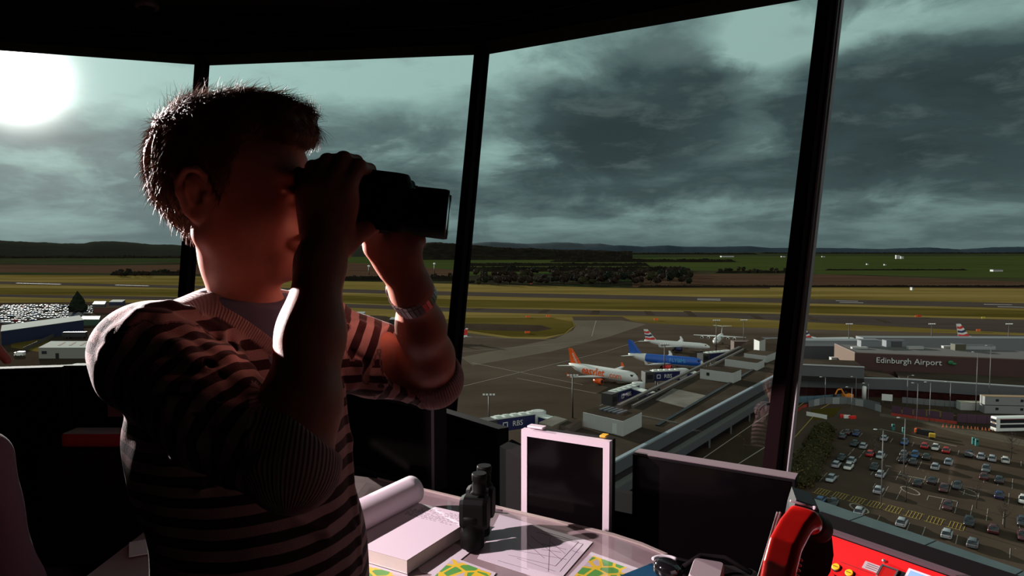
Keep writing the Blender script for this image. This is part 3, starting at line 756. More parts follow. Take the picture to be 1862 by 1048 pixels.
def fold(pts, r, k=.012, sink=.35, op='+'):
    P = [surfpt(base_sw, *p) for p in pts]; P = [p for p in P if p is not None]
    if len(P) > 1:
        rs = [r*(.35+.65*math.sin(math.pi*(i+.5)/len(P))) for i in range(len(P))]
        P = [p+np.array(ray(*q))*r*sink for p, q in zip(P, pts)]
        sw.chain(P, rs, k, op)
fold([(215, 600), (255, 580), (300, 585), (345, 603), (380, 630), (402, 652)], .010)
fold([(200, 612), (240, 596), (290, 598), (340, 615), (385, 642), (415, 672)], .008)
fold([(190, 640), (230, 612), (275, 615), (330, 640), (370, 662), (385, 690)], .009)
fold([(270, 562), (310, 560), (350, 572), (390, 596)], .007)
for a in ([(245, 720), (300, 700), (360, 700), (400, 715)], [(250, 760), (310, 735), (370, 730), (420, 745)], [(290, 800), (350, 765), (410, 757), (445, 765)],
          [(300, 840), (360, 800), (410, 785), (450, 790)], [(240, 690), (290, 668), (350, 665), (400, 680)], [(420, 740), (445, 755), (470, 750)],
          [(405, 600), (420, 660), (440, 700), (455, 740)], [(430, 620), (450, 670), (462, 715)], [(360, 890), (420, 870), (470, 850)], [(620, 600), (650, 590), (680, 600)]):
    fold(a, .0055, .014)
for a in ([(690, 640), (680, 680), (690, 710)], [(715, 640), (700, 690), (712, 722)], [(740, 655), (730, 700), (742, 730)], [(760, 690), (750, 715), (765, 738)], [(645, 620), (655, 660), (640, 700)],
          [(610, 620), (640, 700), (652, 790), (668, 880), (676, 990)], [(620, 700), (632, 800), (640, 900), (655, 1030)], [(540, 950), (590, 970), (640, 960)]):
    fold(a, .0055, .012)
for a in ([(330, 640), (380, 665), (405, 690)], [(290, 720), (350, 718), (410, 735)], [(640, 640), (668, 660), (665, 700)], [(703, 650), (692, 700)], [(300, 780), (360, 750), (430, 752)]):
    fold(a, .003, .008, 0, '-')
def cuff(c, d, r, tilt=None):
    d = d/np.linalg.norm(d); d = d + (tilt if tilt is not None else 0); d = d/np.linalg.norm(d)
    sw.fn(lambda P, c=c, d=d, r=r: np.maximum(-((P-c) @ d), np.sqrt(((P-c-d*.05)**2).sum(-1))-r), c-.12, c+.12, .003)
cuff(E1+(W1-E1)*.20, W1-E1, .085, np.array((.75, 0, 0))); cuff(E2+(W2-E2)*.12, W2-E2, .075, np.array((-.1, 0, 0)))
def vneck(P, off=0.0):
    q = P-N0; f = q @ Ft; l = q @ Lt; z = P[..., 2]
    thr = np.minimum(-.052, -.135+1.02*np.abs(l)+np.maximum(0, .045-f)*2.2)+off
    return np.maximum((thr-z)*.7, np.sqrt(q[..., 0]**2+q[..., 1]**2)-.13)
sw.fn(vneck, N0-(.14, .14, .10), N0+(.14, .14, .16), .006)
VS, FS = sw.mesh(.0030); VS = relax(VS, FS, 2, .5)
NS = vnormals(VS, FS)
# stripe coordinates: along the arms, and up the trunk
def seg(P, a, b):
    ba = b-a; t_ = np.clip(((P-a) @ ba)/(ba @ ba), 0, 1); return np.linalg.norm(P-a-t_[:, None]*ba, axis=1), t_*np.linalg.norm(ba)
dA1, tA1 = seg(VS, S1, E1); dB1, tB1 = seg(VS, E1, c1); dA2, tA2 = seg(VS, S2, E2); dB2, tB2 = seg(VS, E2, c2)
def unc(P, a, b): ba = b-a; return ((P-a) @ ba)/np.linalg.norm(ba)
f1, l1 = (VS-N0) @ Ft, (VS-N0) @ Lt
dT = np.abs(Field().ell((-.385, .990, -.36), (.118, .165, .34), MT).at(VS))
cor = VS[:, 2] + f1*.10
is1 = (dA1 < .070) & (unc(VS, S1, E1) > -.012) & (dT > .012) | (dB1 < .056); is2 = (dA2 < .068) & (unc(VS, S2, E2) > 0.0) & (dT > .012) | (dB2 < .056)
strp = cor.copy(); strp[is1] = unc(VS[is1], S1, E1)+.004; strp[is2] = unc(VS[is2], S2, E2)+.004
vn = vneck(VS); rib = np.clip((.024-vn)/.003, 0, 1)*(VS[:, 2] > -.20)*(np.sqrt(((VS-N0)[:, :2]**2).sum(1)) < .125)
r1 = np.clip((dB1 < .058)*1.0*((unc(VS, S1, E1) > np.linalg.norm(E1-S1)-.012) | (unc(VS, E1, c1) > .012)), 0, 1)
r2 = np.clip((dB2 < .056)*1.0*((unc(VS, S2, E2) > np.linalg.norm(E2-S2)-.010) | (unc(VS, E2, c2) > .010)), 0, 1)
rib = np.maximum(rib, np.maximum(r1, r2))
def around(P, a, b):
    ax = (b-a)/np.linalg.norm(b-a); e1 = np.cross(ax, UZ); e1 /= np.linalg.norm(e1); e2 = np.cross(ax, e1); q = P-a
    return np.arctan2(q @ e1, q @ e2)*.045
arr = np.where(is1, around(VS, E1, W1), np.where(is2, around(VS, E2, W2), np.abs(l1)+VS[:, 2]))
# shallow wrinkles of the cloth
P = VS; wv = .0011*np.sin(P[:, 2]*62+np.sin(P[:, 0]*31)*2.2+P[:, 1]*40)+.0007*np.sin(P[:, 0]*95-P[:, 2]*50+2*np.sin(P[:, 1]*33))
uu = np.where(is1, tA1, 0); wv = wv+np.where(is1, .0013*np.sin(uu*90+1.5*np.sin(arr*40)), 0)*np.clip(uu/.15, 0, 1)
uu2 = np.where(is2, tA2, 0); wv = wv+np.where(is2, .0013*np.sin(arr*200+uu2*30), 0)*np.clip(uu2/.15, 0, 1)*(1-r2)
VS = VS+NS*(wv*(1-rib))[:, None]
np_object('jumper', VS, FS, m_knit, man, {'stripe': strp, 'rib': rib, 'around': arr}, ROOT)
# ---- t-shirt showing at the neck
te = Field(); te.ell((-.392, .990, -.265), (.114, .163, .172), MT, .04)
te.chain([N0+(.006, 0, .055), N0+(0, 0, 0), N0+(.004, 0, -.05)], [.066, .072, .092], .03)
te.cap(N0+(.02, -.012, .03), N0+(.022, -.01, -.06), .056, .066, .03)
te.fn(lambda P: np.maximum((-.054-.28*np.maximum((P-N0) @ Ft, 0)+.6*np.minimum((P-N0) @ Ft, 0)-P[..., 2])*.9, np.sqrt(((P-N0)[..., :2]**2).sum(-1))-.16), N0-.2, N0+.2, .004)
vt, ft = te.mesh(.0032); np_object('undershirt', relax(vt, ft, 2, .5), ft, m_tee, man, org=ROOT)
# ---- trousers and shoes (below the frame)
tr_ = Field(); tr_.ell(HIP, (.125, .168, .12), MT, .05)
for s, fo in ((-1, FEET[0]), (1, FEET[1])):
    h_ = HIP+Lt*s*.085+(0, 0, -.03); kn = (h_+fo)/2+Ft*.02+(0, 0, .02)
    tr_.chain([h_, kn, fo+(0, 0, .09)], [.085, .062, .050], .03)
vt, ft = tr_.mesh(.009); np_object('trousers', relax(vt, ft, 1), ft, mat('dark_trousers', (.02, .02, .028), .9), man, org=ROOT)
m_shoe = mat('black_leather', (.02, .017, .016), .4)
for fo in FEET:
    sh = Field(); sh.chain([fo-Ft*.05+(0, 0, .04), fo+Ft*.07+(0, 0, .038), fo+Ft*.17+(0, 0, .032)], [.040, .038, .030], .03); sh.cap(fo+(0, 0, .05), fo+(0, 0, .10), .042, .045, .03)
    sh.fn(lambda P: P[..., 2]-FLZ-.002, fo-.3, fo+.3, .002)
    vt, ft = sh.mesh(.006); np_object('shoe', vt, ft, m_shoe, man, org=ROOT)
# ---- hair: a mass with a quiff, and strands over it
def hair_field(hp, grow=1.0):
    A = Field(); A.ell(hp(-.002, 0, .046), (.099*grow, .081*grow, .091*grow), None, .02)
    A.ell(hp(.058, 0, .098), (.062, .066, .036), None, .03); A.ell(hp(.096, 0, .084), (.028, .055, .032), None, .02)
    A.ell(hp(-.030, 0, .010), (.055, .062, .062), None, .03); A.ell(hp(-.008, 0, -.036), (.036, .045, .040), None, .03)
    for s in (-1, 1): A.cap(hp(.020, s*.066, .03), hp(.020, s*.069, -.012), .013, .006, .01)
    def face(P):
        q = P-hp(0, 0, 0); f, l, u = q[..., 0], np.abs(q[..., 1]), q[..., 2]
        # the bare face: in front of the hairline, below the fringe; the ear; the neck
        line = .034+.018*np.clip((u-.0)/.05, 0, 1.4)
        return np.maximum(np.maximum(line-f, u-(.066-.25*np.clip(.075-f, 0, .05)+.10*l*0)), -.3)
    A.fn(face, hp(.0, -.12, -.2), hp(.22, .12, .10), .010)
    def ear(P):
        q = P-hp(-.004, 0, -.010); return np.sqrt((q[..., 0]/.9)**2+(q[..., 2]/1.25)**2)-.027
    A.fn(lambda P: np.maximum(ear(P), .052-np.abs(P[..., 1]-D0)), hp(-.05, -.12, -.07), hp(.05, .12, .05), .006)
    def below(P):
        q = P-hp(0, 0, 0); return (q[..., 2]+.072+.3*(q[..., 0]+.05))
    A.fn(lambda P: np.maximum(below(P), -.3), hp(-.2, -.12, -.25), hp(.2, .12, -.02), .01)
    A.fn(lambda P: np.maximum((P-hp(-.012, 0, 0))[..., 2]-(-.012), -((P-hp(-.014, 0, 0))[..., 0])), hp(-.02, -.12, -.2), hp(.2, .12, .0), .008) if False else None
    return A
hf = hair_field(hp); VH, FH = hf.mesh(.0028); VH = relax(VH, FH, 2, .5); NH = vnormals(VH, FH)
rel = VH-hp(0, 0, 0)
VH = VH+NH*(.0022*np.sin(rel[:, 0]*150+9*np.sin(rel[:, 1]*40))*np.sin(rel[:, 2]*60+rel[:, 1]*80)+.0028*np.sin(rel[:, 0]*75+2)*np.sin(rel[:, 1]*70+rel[:, 0]*30)*(rel[:, 2] > .09))[:, None]
hair = np_object('hair', VH, FH, m_hair, man, org=ROOT)
rng = np.random.default_rng(5)
def strands(VH, NH, n, hp, name, m, parent, org, lmin=.010, lmax=.022, r0=.00028, wild=1.0):
    pick = rng.integers(0, len(VH), n); vs, fs = [], []
    for c_, i in enumerate(pick):
        p = VH[i]; nn = NH[i]; q = p-hp(0, 0, 0)
        comb_ = np.array((-q[0]*.3-.02+.10*(q[2] > .09), q[1]*.5, -.06-.04*(q[2] < .06)+.10*(q[2] > .10)*(q[0] > .03))); comb_ = comb_-nn*(comb_ @ nn); comb_ /= (np.linalg.norm(comb_)+1e-6)
        jit = rng.normal(0, .35*wild, 3); d_ = comb_*.9+nn*(.30+.25*rng.random()*wild)+jit; d_ /= np.linalg.norm(d_)
        L = rng.uniform(lmin, lmax)*(1.25 if q[2] > .09 else .8)
        sd = np.cross(d_, nn); sd /= (np.linalg.norm(sd)+1e-6); s2 = np.cross(d_, sd); b = len(vs); cur = p-nn*.001
        K = 4
        for k in range(K):
            r = r0*(1-.8*k/(K-1)); 
            for a in range(3):
                th = a*2.094; vs.append(cur+sd*math.cos(th)*r+s2*math.sin(th)*r)
            d_ = d_+comb_*.18-nn*.10; d_ /= np.linalg.norm(d_); cur = cur+d_*L/(K-1)
        for k in range(K-1):
            for a in range(3): fs.append((b+k*3+a, b+k*3+(a+1) % 3, b+(k+1)*3+(a+1) % 3, b+(k+1)*3+a))
    return np_object(name, np.array(vs), np.array(fs, int), m, parent, org=org)
st_ = strands(VH, NH, 15000, hp, 'hair_strands', m_hair, hair, ROOT, .012, .026, .00040, 1.25)
# eyebrows
for s in (-1, 1):
    eb = Field(); eb.chain([hp(.112, s*.012, .021), hp(.113, s*.028, .026), hp(.100, s*.048, .020)], [.0050, .0072, .0040], .004)
    vt, ft = eb.mesh(.0012, .006); np_object('eyebrow', vt, ft, m_hair, man, org=ROOT)
    ey = MB(); ey.sphere(tuple(hp(.0955, s*.031, -.003)-ROOT), .0115, 16, 12); ey.build('eye', col('eye_white', (.22, .16, .15), .3), man)
# ---- wrist watch on the far wrist
wa = empty('wristwatch', (0, 0, 0)); wa.parent = man
axw = (E2-W2)/np.linalg.norm(E2-W2); cw = W2+axw*.012
ax2 = axw+np.array((.22, 0, .10)); ax2 /= np.linalg.norm(ax2)
e1 = np.cross(ax2, UZ); e1 /= np.linalg.norm(e1); e2 = np.cross(ax2, e1)
m_steel = mat('watch_steel', (.42, .36, .36), .3, metal=1.0); m_dial = mat('watch_dial', (.01, .01, .012), .15)
br = MB(); RW = .0335
for k in range(30):
    a = 2*math.pi*k/30; c = cw+(e1*math.cos(a)+e2*math.sin(a))*RW-ROOT
    Mx = Matrix(((e1*math.cos(a)+e2*math.sin(a)), (-e1*math.sin(a)+e2*math.cos(a)), ax2)).transposed()
    for j, w_ in ((-1, .0042), (0, .0058), (1, .0042)):
        br.box(tuple(c+ax2*j*.0092), (.0026 if j else .0034, .0060, w_*1.75), rot=Mx)
br.build('bracelet', m_steel, wa)
a = R(200); dn_ = e1*math.cos(a)+e2*math.sin(a); cM = Matrix.Translation(tuple(cw+dn_*(RW+.001)-ROOT)) @ Vector(tuple(dn_)).to_track_quat('Z', 'Y').to_matrix().to_4x4()
ca = MB(); ca.lathe([(.016, -.003), (.0185, 0), (.0185, .005), (.016, .0075)], 28, cM); ca.build('watch_case', m_steel, wa)
ca = MB(); ca.lathe([(.0155, .0070), (.0155, .0080)], 28, cM); ca.build('dial', m_dial, wa)

# ================================================================== binoculars in his hands
m_rub = mat('black_rubber', (.0025, .002, .002), .6, spec=.12, bump=(300, .2, .0005)); m_lens = mat('coated_lens', (.02, .01, .03), .05, spec=.8); m_blk = mat('black_metal', (.014, .012, .013), .35)
def binocular_parts(root, M, sc=1.0):
    """local x = towards the objectives, y = across, z = up"""
    for s in (-1, 1):
        T = Matrix.Rotation(R(90), 4, 'Y')
        b = MB(); y = s*.040*sc
        Mx = M @ Matrix.Translation((.105*sc, y, -.010*sc)) @ T
        b.lathe([(.030*sc, 0), (.0345*sc, .004*sc), (.0345*sc, .012*sc), (.029*sc, .020*sc), (.0285*sc, .045*sc), (.032*sc, .050*sc), (.0325*sc, .085*sc), (.0315*sc, .090*sc)], 40, Mx)
        ob = b.build('objective_barrel', m_rub, root)
        b = MB(); b.lathe([(.027*sc, .0895*sc), (.020*sc, .0905*sc)], 32, Mx); b.build('lens', m_lens, ob)
        b = MB(); b.rbox((.102*sc, y*.95, -.003*sc), (.088*sc, .062*sc, .0745*sc), .022*sc, M=M @ Matrix.Identity(4), seg=5); hb_ = b.build('prism_housing', m_rub, root)
        b = MB(); Mx = M @ Matrix.Translation((0, s*.0325*sc, .008*sc)) @ T
        b.lathe([(.019*sc, -.002*sc), (.0205*sc, .004*sc), (.020*sc, .018*sc), (.017*sc, .022*sc), (.019*sc, .026*sc), (.019*sc, .046*sc), (.024*sc, .052*sc)], 32, Mx)
        b.build('eyepiece', m_rub, root)
    b = MB(); Mx = M @ Matrix.Translation((.05*sc, 0, .012*sc)) @ Matrix.Rotation(R(90), 4, 'Y')
    b.lathe([(.010*sc, 0), (.014*sc, .003*sc), (.014*sc, .020*sc), (.010*sc, .024*sc), (.008*sc, .065*sc), (.011*sc, .070*sc), (.011*sc, .095*sc), (.006*sc, .10*sc)], 24, Mx)
    b.build('focus_wheel', m_blk, root)
    b = MB(); b.rbox((.118*sc, 0, .020*sc), (.022*sc, .060*sc, .012*sc), .005*sc, M=M); b.build('hinge_bridge', m_blk, root)
    b = MB(); b.rbox((.062*sc, 0, .018*sc), (.016*sc, .055*sc, .010*sc), .005*sc, M=M); b.build('hinge_bridge', m_blk, root)
bn = empty('binoculars', tuple(EYE+np.array((-.288, .955, .081))), label='large black binoculars held up to the eyes of the man in stripes', cat='binoculars')
Bm = Matrix.Rotation(R(3.5), 4, 'Z') @ Matrix.Rotation(R(6.5), 4, 'Y')
binocular_parts(bn, Bm, 1.03)
# ================================================================== furniture and things in the cab
def P3(u, v, z): p = zp(u, v, z); return np.array((p.x, p.y, p.z-CAMZ))
DZ = -.80
m_desk = mat('desk_laminate', (.34, .24, .25), .35, noise=(9, (.30, .205, .215), .4, .6))
m_edge = mat('desk_edge', (.38, .30, .27), .5)
m_cab = mat('console_black', (.009, .006, .007), .95, spec=.05)
m_bezel = mat('black_plastic', (.009, .006, .007), .8, spec=.10)
m_screen = mat('dark_screen', (.003, .002, .0025), .15, spec=.12)
def worldprism(name, pts, z0, z1, m, parent=None, org=None):
    mb = MB(); mb.prism([tuple(p) for p in pts], CAMZ+z0, CAMZ+z1)
    if org is not None: mb.v = [tuple(Vector(v)-Vector(org)) for v in mb.v]
    return mb.build(name, m, parent, org if parent is None else None)
# ---- desk
DK = [(-1.05, 2.56), (-.47, 2.36), (.285, 1.885), (.355, 1.825), (.41, 1.76), (.44, 1.45), (.30, 1.27), (-.10, 1.27), (-.55, 1.36), (-1.05, 1.56)]
dk = empty('control_desk', (-.2, 1.9, CAMZ+FLZ), label='curved control desk with a pinkish laminate top under a clear sheet', cat='desk')
org = dk.location
def dkp(name, pts, z0, z1, m): return worldprism(name, pts, z0, z1, m, dk, org)
dkp('worktop', DK, DZ-.03, DZ-.004, m_desk)
ins = [(x*.985+.0, (y-1.9)*.97+1.9) for x, y in DK]
dkp('edge_strip', [(-.475, 2.366), (-.47, 2.352), (.281, 1.876), (.351, 1.817), (.400, 1.757), (.412, 1.76), (.357, 1.829), (.288, 1.890)], DZ-.034, DZ-.001, m_edge)
dkp('plinth', [(-1.0, 2.40), (-.47, 2.22), (.25, 1.78), (.33, 1.5), (-.5, 1.5), (-1.0, 1.8)], FLZ, DZ-.03, m_cab)
# clear acrylic sheet over the desk (its gloss mirrors the pale screen frame)
m_acr = clear_sheet('clear_acrylic', (.96, .97, .97), .9)
mb = MB(); mb.add([Vector((x, y, CAMZ+DZ+.003))-org for x, y in ((-.50, 2.30), (.27, 1.865), (.38, 1.74), (.40, 1.45), (.28, 1.30), (-.55, 1.40))], [(5, 4, 3, 2, 1, 0)]); mb.build('clear_sheet', m_acr, dk)
# ---- console riser behind the desk and the hooded consoles
cs = empty('rear_console', (-.3, 2.7, CAMZ+FLZ), label='low black console running behind the desk below the windows', cat='console')
worldprism('cabinet', [(-1.0, 2.60), (-.46, 2.40), (.30, 1.93), (.46, 1.87), (.70, 2.10), (.0, 2.62), (-.32, 2.86), (-1.0, 3.10)], FLZ, -1.03, m_cab, cs, cs.location)
worldprism('hood', [(-.045, 2.47), (.03, 2.32), (.09, 2.40), (.0, 2.56)], -1.03, -.72, m_cab, cs, cs.location)
# ---- monitors
def monitor(name, a, b, ztop, h, th, label, bez=.016, mf=None, face_m=None, foot=True, lip=None, group=None, cat='monitor', tilt=0.0, foot_z=DZ-.1):
    """a, b: plan positions of the left and right top corners of the front"""
    a, b = Vector(a), Vector(b); w = (b-a).length; c = (a+b)/2; ang = math.atan2((b-a).y, (b-a).x)
    zc = ztop-h/2; root = empty(name, (c.x, c.y, CAMZ+ztop-h-.10), ang, label, cat, group)
    M = Matrix.Translation((0, 0, h/2+.10)) @ Matrix.Rotation(tilt, 4, 'X')
    mf = mf or m_bezel
    mb = MB(); mb.rbox((0, th/2+.012, 0), (w-.006, th, h-.006), .006, M=M @ Matrix.Rotation(0, 4, 'X')); mb.build('housing', m_bezel, root)
    mb = MB(); mb.box((0, .006, h/2-bez/2), (w, .024, bez), M=M); mb.box((0, .006, -h/2+bez/2), (w, .024, bez), M=M)
    mb.box((-w/2+bez/2, .006, 0), (bez, .024, h-2*bez), M=M); mb.box((w/2-bez/2, .006, 0), (bez, .024, h-2*bez), M=M); mb.build('bezel', mf, root)
    mb = MB(); mb.box((0, .004, 0), (w-2*bez, .010, h-2*bez), M=M); mb.build('screen', m_screen, root)
    if lip:
        mb = MB(); mb.box((0, .012+th/2-.01, h/2+.001), (w, th, .004), M=M); mb.build('top_edge', lip, root)
    if foot:
        mb = MB(); mb.box((0, th+.03, -h*.2-.05), (.07, .025, h*.6+.10), M=M); mb.rbox((0, th*.5+.02, -h/2-.094), (w*.45, .18, .012), .03, M=M); mb.build('stand', m_bezel, root)
    return root
m_whitebz = mat('pale_grey_plastic', (.72, .58, .64), .35)
m_greybz = mat('grey_plastic', (.24, .175, .19), .45)
wm = monitor('monitor', (.032, 2.13), (.290, 1.985), -.565, .345, .045, 'portrait screen with a pale pinkish-white frame at the desk edge', .0205, m_whitebz, foot=False)
mb = MB(); mb.rbox((.122, .018, .455), (.020, .03, .006), .003); mb.build('yellow_tag', col('yellow_tag_plastic', (.75, .40, .02), .5), wm)
mb = MB(); mb.rbox((-.105, .018, .453), (.055, .03, .006), .003); mb.build('bracket', m_whitebz, wm)
mb = MB(); mb.rbox((0, .06, .215), (.12, .03, .30), .01); mb.build('stand', m_bezel, wm)
monitor('monitor', (.375, 2.075), (.775, 1.835), -.628, .30, .05, 'wide black screen with a grey top edge beside the red telephone', .006, None, foot=False, lip=m_greybz)
monitor('monitor', (-.335, 2.93), (-.048, 2.60), -.69, .30, .04, 'black screen under the slanting window post, beyond the standing binoculars', .012, None, foot=False)
monitor('monitor', (-.71, 2.66), (-.262, 2.30), -.535, .30, .05, 'large black screen just behind the man, below his raised elbows', .014, None, foot=False)
for k, (a, b, zt, lab) in enumerate([((-1.573, 2.378), (-1.02, 2.42), -.405, 'black screen at left behind the striped shoulder, label card on its face'),
                                     ((-2.15, 2.25), (-1.575, 2.37), -.408, 'black screen furthest left, beyond the seated person')]):
    mo = monitor('monitor', a, b, zt, .42, .05, lab, .014, foot=False)
    if k == 0:
        mb = MB(); mb.box((-.10, -.002, .36), (.07, .003, .05)); mb.box((-.085, -.002, .43), (.06, .003, .05)); mb.build('label_card', mat('label_card', (.10, .03, .035), .7), mo)
lc = empty('side_console', (-1.6, 2.5, CAMZ+FLZ), label='dark console cabinet at left behind the striped man', cat='console')
worldprism('cabinet', [(-2.5, 2.0), (-1.08, 2.30), (-1.08, 2.72), (-2.5, 2.62)], FLZ, -.885, m_cab, lc, lc.location)
worldprism('sun_blocker', [(-2.5, 2.44), (-1.08, 2.58), (-1.08, 2.72), (-2.5, 2.62)], -.885, -.56, m_cab, lc, lc.location)  # unseen block added behind the screens to keep sun off the shelf
worldprism('shelf', [(-2.3, 1.75), (-1.10, 1.85), (-1.10, 2.29), (-2.5, 1.99)], -.86, -.83, m_cab, lc, lc.location)
red_dim = mat('red_enamel_dull', (.22, .012, .012), .5)
mb = MB(); mb.rbox((0, 0, .115), (.30, .16, .23), .01); o_ = mb.build('equipment_stand', m_cab, loc=(-1.27, 2.09, CAMZ-.829)); tag(o_, 'low black equipment stand under the dull red switch box', 'stand')
# red strip phone base on the left console
mb = MB(); mb.rbox((0, 0, .02), (.20, .08, .04), .01); o_ = mb.build('switch_box', red_dim, loc=(-1.27, 2.08, CAMZ-.598)); tag(o_, 'dull red switch box in shadow on the left console', 'switch box')
mb = MB(); mb.box((0, 0, .0015), (.16, .10, .003)); o_ = mb.build('paper_sheet', col('paper_white', (.62, .58, .60), .85), loc=tuple(zp(296, 990, DZ+.001)), rz=.5); tag(o_, 'small white paper on the desk behind the man, at his back', 'paper')
# ---- thick pad with its pages rolled over
m_paper = mat('paper', (.66, .55, .60), .8); m_pageedge = mat('page_edges', (.50, .42, .40), .85, noise=(3, (.42, .34, .33), .4, .6))
Fc = P3(740, 1022, DZ+.034); a1 = np.array((.49, .87, 0)); a1 /= np.linalg.norm(a1); a2 = np.array((-a1[1], a1[0], 0))
bk = empty('notepad', (Fc[0], Fc[1], CAMZ+DZ+.0035), math.atan2(a1[1], a1[0]), 'thick open notepad with its used pages rolled over the far edge', 'notepad')
mb = MB(); mb.box((.160, .105, .017), (.320, .210, .030)); mb.build('page_block', m_pageedge, bk)
mb = MB(); mb.box((.160, .105, .0335), (.320, .210, .001)); tp = mb.build('top_page', m_paper, bk)
mb = MB(); mb.box((.160, .105, .001), (.322, .212, .002)); mb.build('backing_card', mat('white_card', (.62, .56, .52), .8), bk)
mb = MB(); RR = .043; rings = []
for k in range(23):
    a = R(-60+k*14.5); rings.append([Vector((x, .232+RR*math.cos(a)*(1-.012*k*.5), .037+RR*.72+RR*math.sin(a)*(1-.01*k*.5))) for x in np.linspace(-.03, .325, 12)])
rr2 = [[v-Vector((0, 0, 0)) for v in r] for r in rings]
mb.loft(rings, caps=False, closed=False)
o_ = mb.build('rolled_pages', m_paper, bk); so_ = o_.modifiers.new('thick', 'SOLIDIFY'); so_.thickness = .003
m_ink = col('pencil_ink', (.16, .12, .15), .8)
rg = random.Random(3); mb = MB()
for row in range(9):
    x = .300-row*.0085; y = .018
    while y < .19:
        w = rg.uniform(.004, .014)
        if rg.random() < .75: mb.box((x+rg.uniform(-.001, .001), y+w/2, .0343), (rg.uniform(.0008, .002), w, .0004))
        y += w+rg.uniform(.003, .007)
mb.build('handwriting', m_ink, tp)
# ---- standing binoculars
sb = empty('binoculars', tuple(Vector((0, 0, CAMZ))+Vector((-.090, 1.822, DZ+.004))), label='black binoculars standing upright on the desk beside the notepad', cat='binoculars')
Ms = Matrix.Translation((0, 0, .200)) @ Matrix.Rotation(R(-9), 4, 'Z') @ Matrix.Rotation(R(90), 4, 'Y')
binocular_parts(sb, Ms, 1.0)
# ---- charts under the clear sheet
def flat(name, px, m, label, cat, z=DZ-.0015, th=.001, group=None):
    P = [P3(u, v, z) for u, v in px]; c = sum(P)/len(P)
    mb = MB(); mb.prism([(p[0]-c[0], p[1]-c[1]) for p in P], -th, 0); o = mb.build(name, m, loc=(c[0], c[1], CAMZ+z)); tag(o, label, cat, group); return o, c
ch, cc = flat('wind_chart', [(908, 936), (1078, 986), (1012, 1062), (868, 1016)], m_paper, 'white line chart lying under the shadow of the standing binoculars', 'chart')
def overlay(parent, c, segs, w, m, name, z=DZ-.0015):
    mb = MB()
    for a, b in segs:
        p, q = P3(*a, z), P3(*b, z); d = q-p; L = np.linalg.norm(d[:2]); m_ = (p+q)/2-c
        mb.box((m_[0], m_[1], .0004), (L, w, .0006), rz=math.atan2(d[1], d[0]))
    return mb.build(name, m, parent)
sg = [((985, 966), (1052, 986)), ((1052, 986), (1010, 1030)), ((1010, 1030), (925, 1010)), ((1000, 978), (997, 1040)), ((965, 975), (1022, 1020)), ((960, 990), (990, 1016)), ((1000, 985), (1028, 1008)),
      ((975, 968), (1060, 990)), ((1060, 990), (1018, 1040)), ((940, 1016), (1010, 1040)), ((930, 1000), (1030, 1018)), ((1030, 1000), (985, 990)), ((905, 1020), (960, 1036)), ((1040, 1002), (1052, 1006)), ((985, 1000), (1020, 1005))]
overlay(ch, cc, sg, .0007, m_ink, 'chart_lines')
m_map = bpy.data.materials.new('aerodrome_map_print'); m_map.use_nodes = True; t = NT(m_map.node_tree); b = t.n['Principled BSDF']; b.inputs['Roughness'].default_value = .6
g = t.new('ShaderNodeTexCoord').outputs['Object']; vo = t.new('ShaderNodeTexVoronoi', feature='DISTANCE_TO_EDGE'); vo.inputs['Scale'].default_value = 26; t.l.new(g, vo.inputs['Vector'])
vc = t.new('ShaderNodeTexVoronoi'); vc.inputs['Scale'].default_value = 26; t.l.new(g, vc.inputs['Vector']); cx_ = t.sep(vc.outputs['Color'])
c0 = t.mix(t.smooth(cx_[0], .68, .70), (.10, .33, .06), (.55, .46, .48)); c0 = t.mix(t.smooth(cx_[1], .86, .88), c0, (.45, .05, .04))
c0 = t.mix(t.smooth(vo.outputs[0], .10, .085), c0, (.80, .52, .03)); t.put(b.inputs['Base Color'], c0)
def mapcard(px, label):
    o, c = flat('aerodrome_map', px, m_paper, label, 'map', DZ-.0005, .001, 'coloured maps under the clear sheet')
    q = [((u-sum(p[0] for p in px)/4)*.86+sum(p[0] for p in px)/4, (v-sum(p[1] for p in px)/4)*.86+sum(p[1] for p in px)/4) for u, v in px]
    P = [P3(u, v, DZ-.0005) for u, v in q]; mb = MB(); mb.prism([(p[0]-c[0], p[1]-c[1]) for p in P], 0, .0005); mb.build('map_print', m_map, o); return o
mapcard([(1075, 1004), (1178, 1040), (1150, 1110), (1008, 1075)], 'green and yellow map nearest the right end of the desk')
mapcard([(820, 1012), (902, 1042), (868, 1090), (770, 1060)], 'green and yellow map in front of the standing binoculars')
mapcard([(655, 1020), (742, 1046), (700, 1100), (600, 1075)], 'green and yellow map partly under the near corner of the notepad')
o_, _ = flat('notice_card', [(742, 1003), (815, 985), (860, 1000), (800, 1048), (765, 1040)], m_paper, 'pale pinkish sheet between the notepad and the standing binoculars', 'paper', DZ-.0010)
mb = MB(); p = P3(893, 931, DZ); mb.tube([(-.035, .012, .005), (.035, -.010, .005)], .0035, 8); o_ = mb.build('pen', m_greybz, loc=(p[0], p[1], CAMZ+DZ+.002)); tag(o_, 'grey pen lying at the back edge of the desk', 'pen')
m_blue = mat('blue_print', (.006, .045, .10), .3)
o_, _ = flat('blue_folder', [(1128, 1047), (1186, 1024), (1215, 1060), (1150, 1100)], m_blue, 'dark blue glossy folder at the right end of the desk', 'folder', DZ+.004, .003)
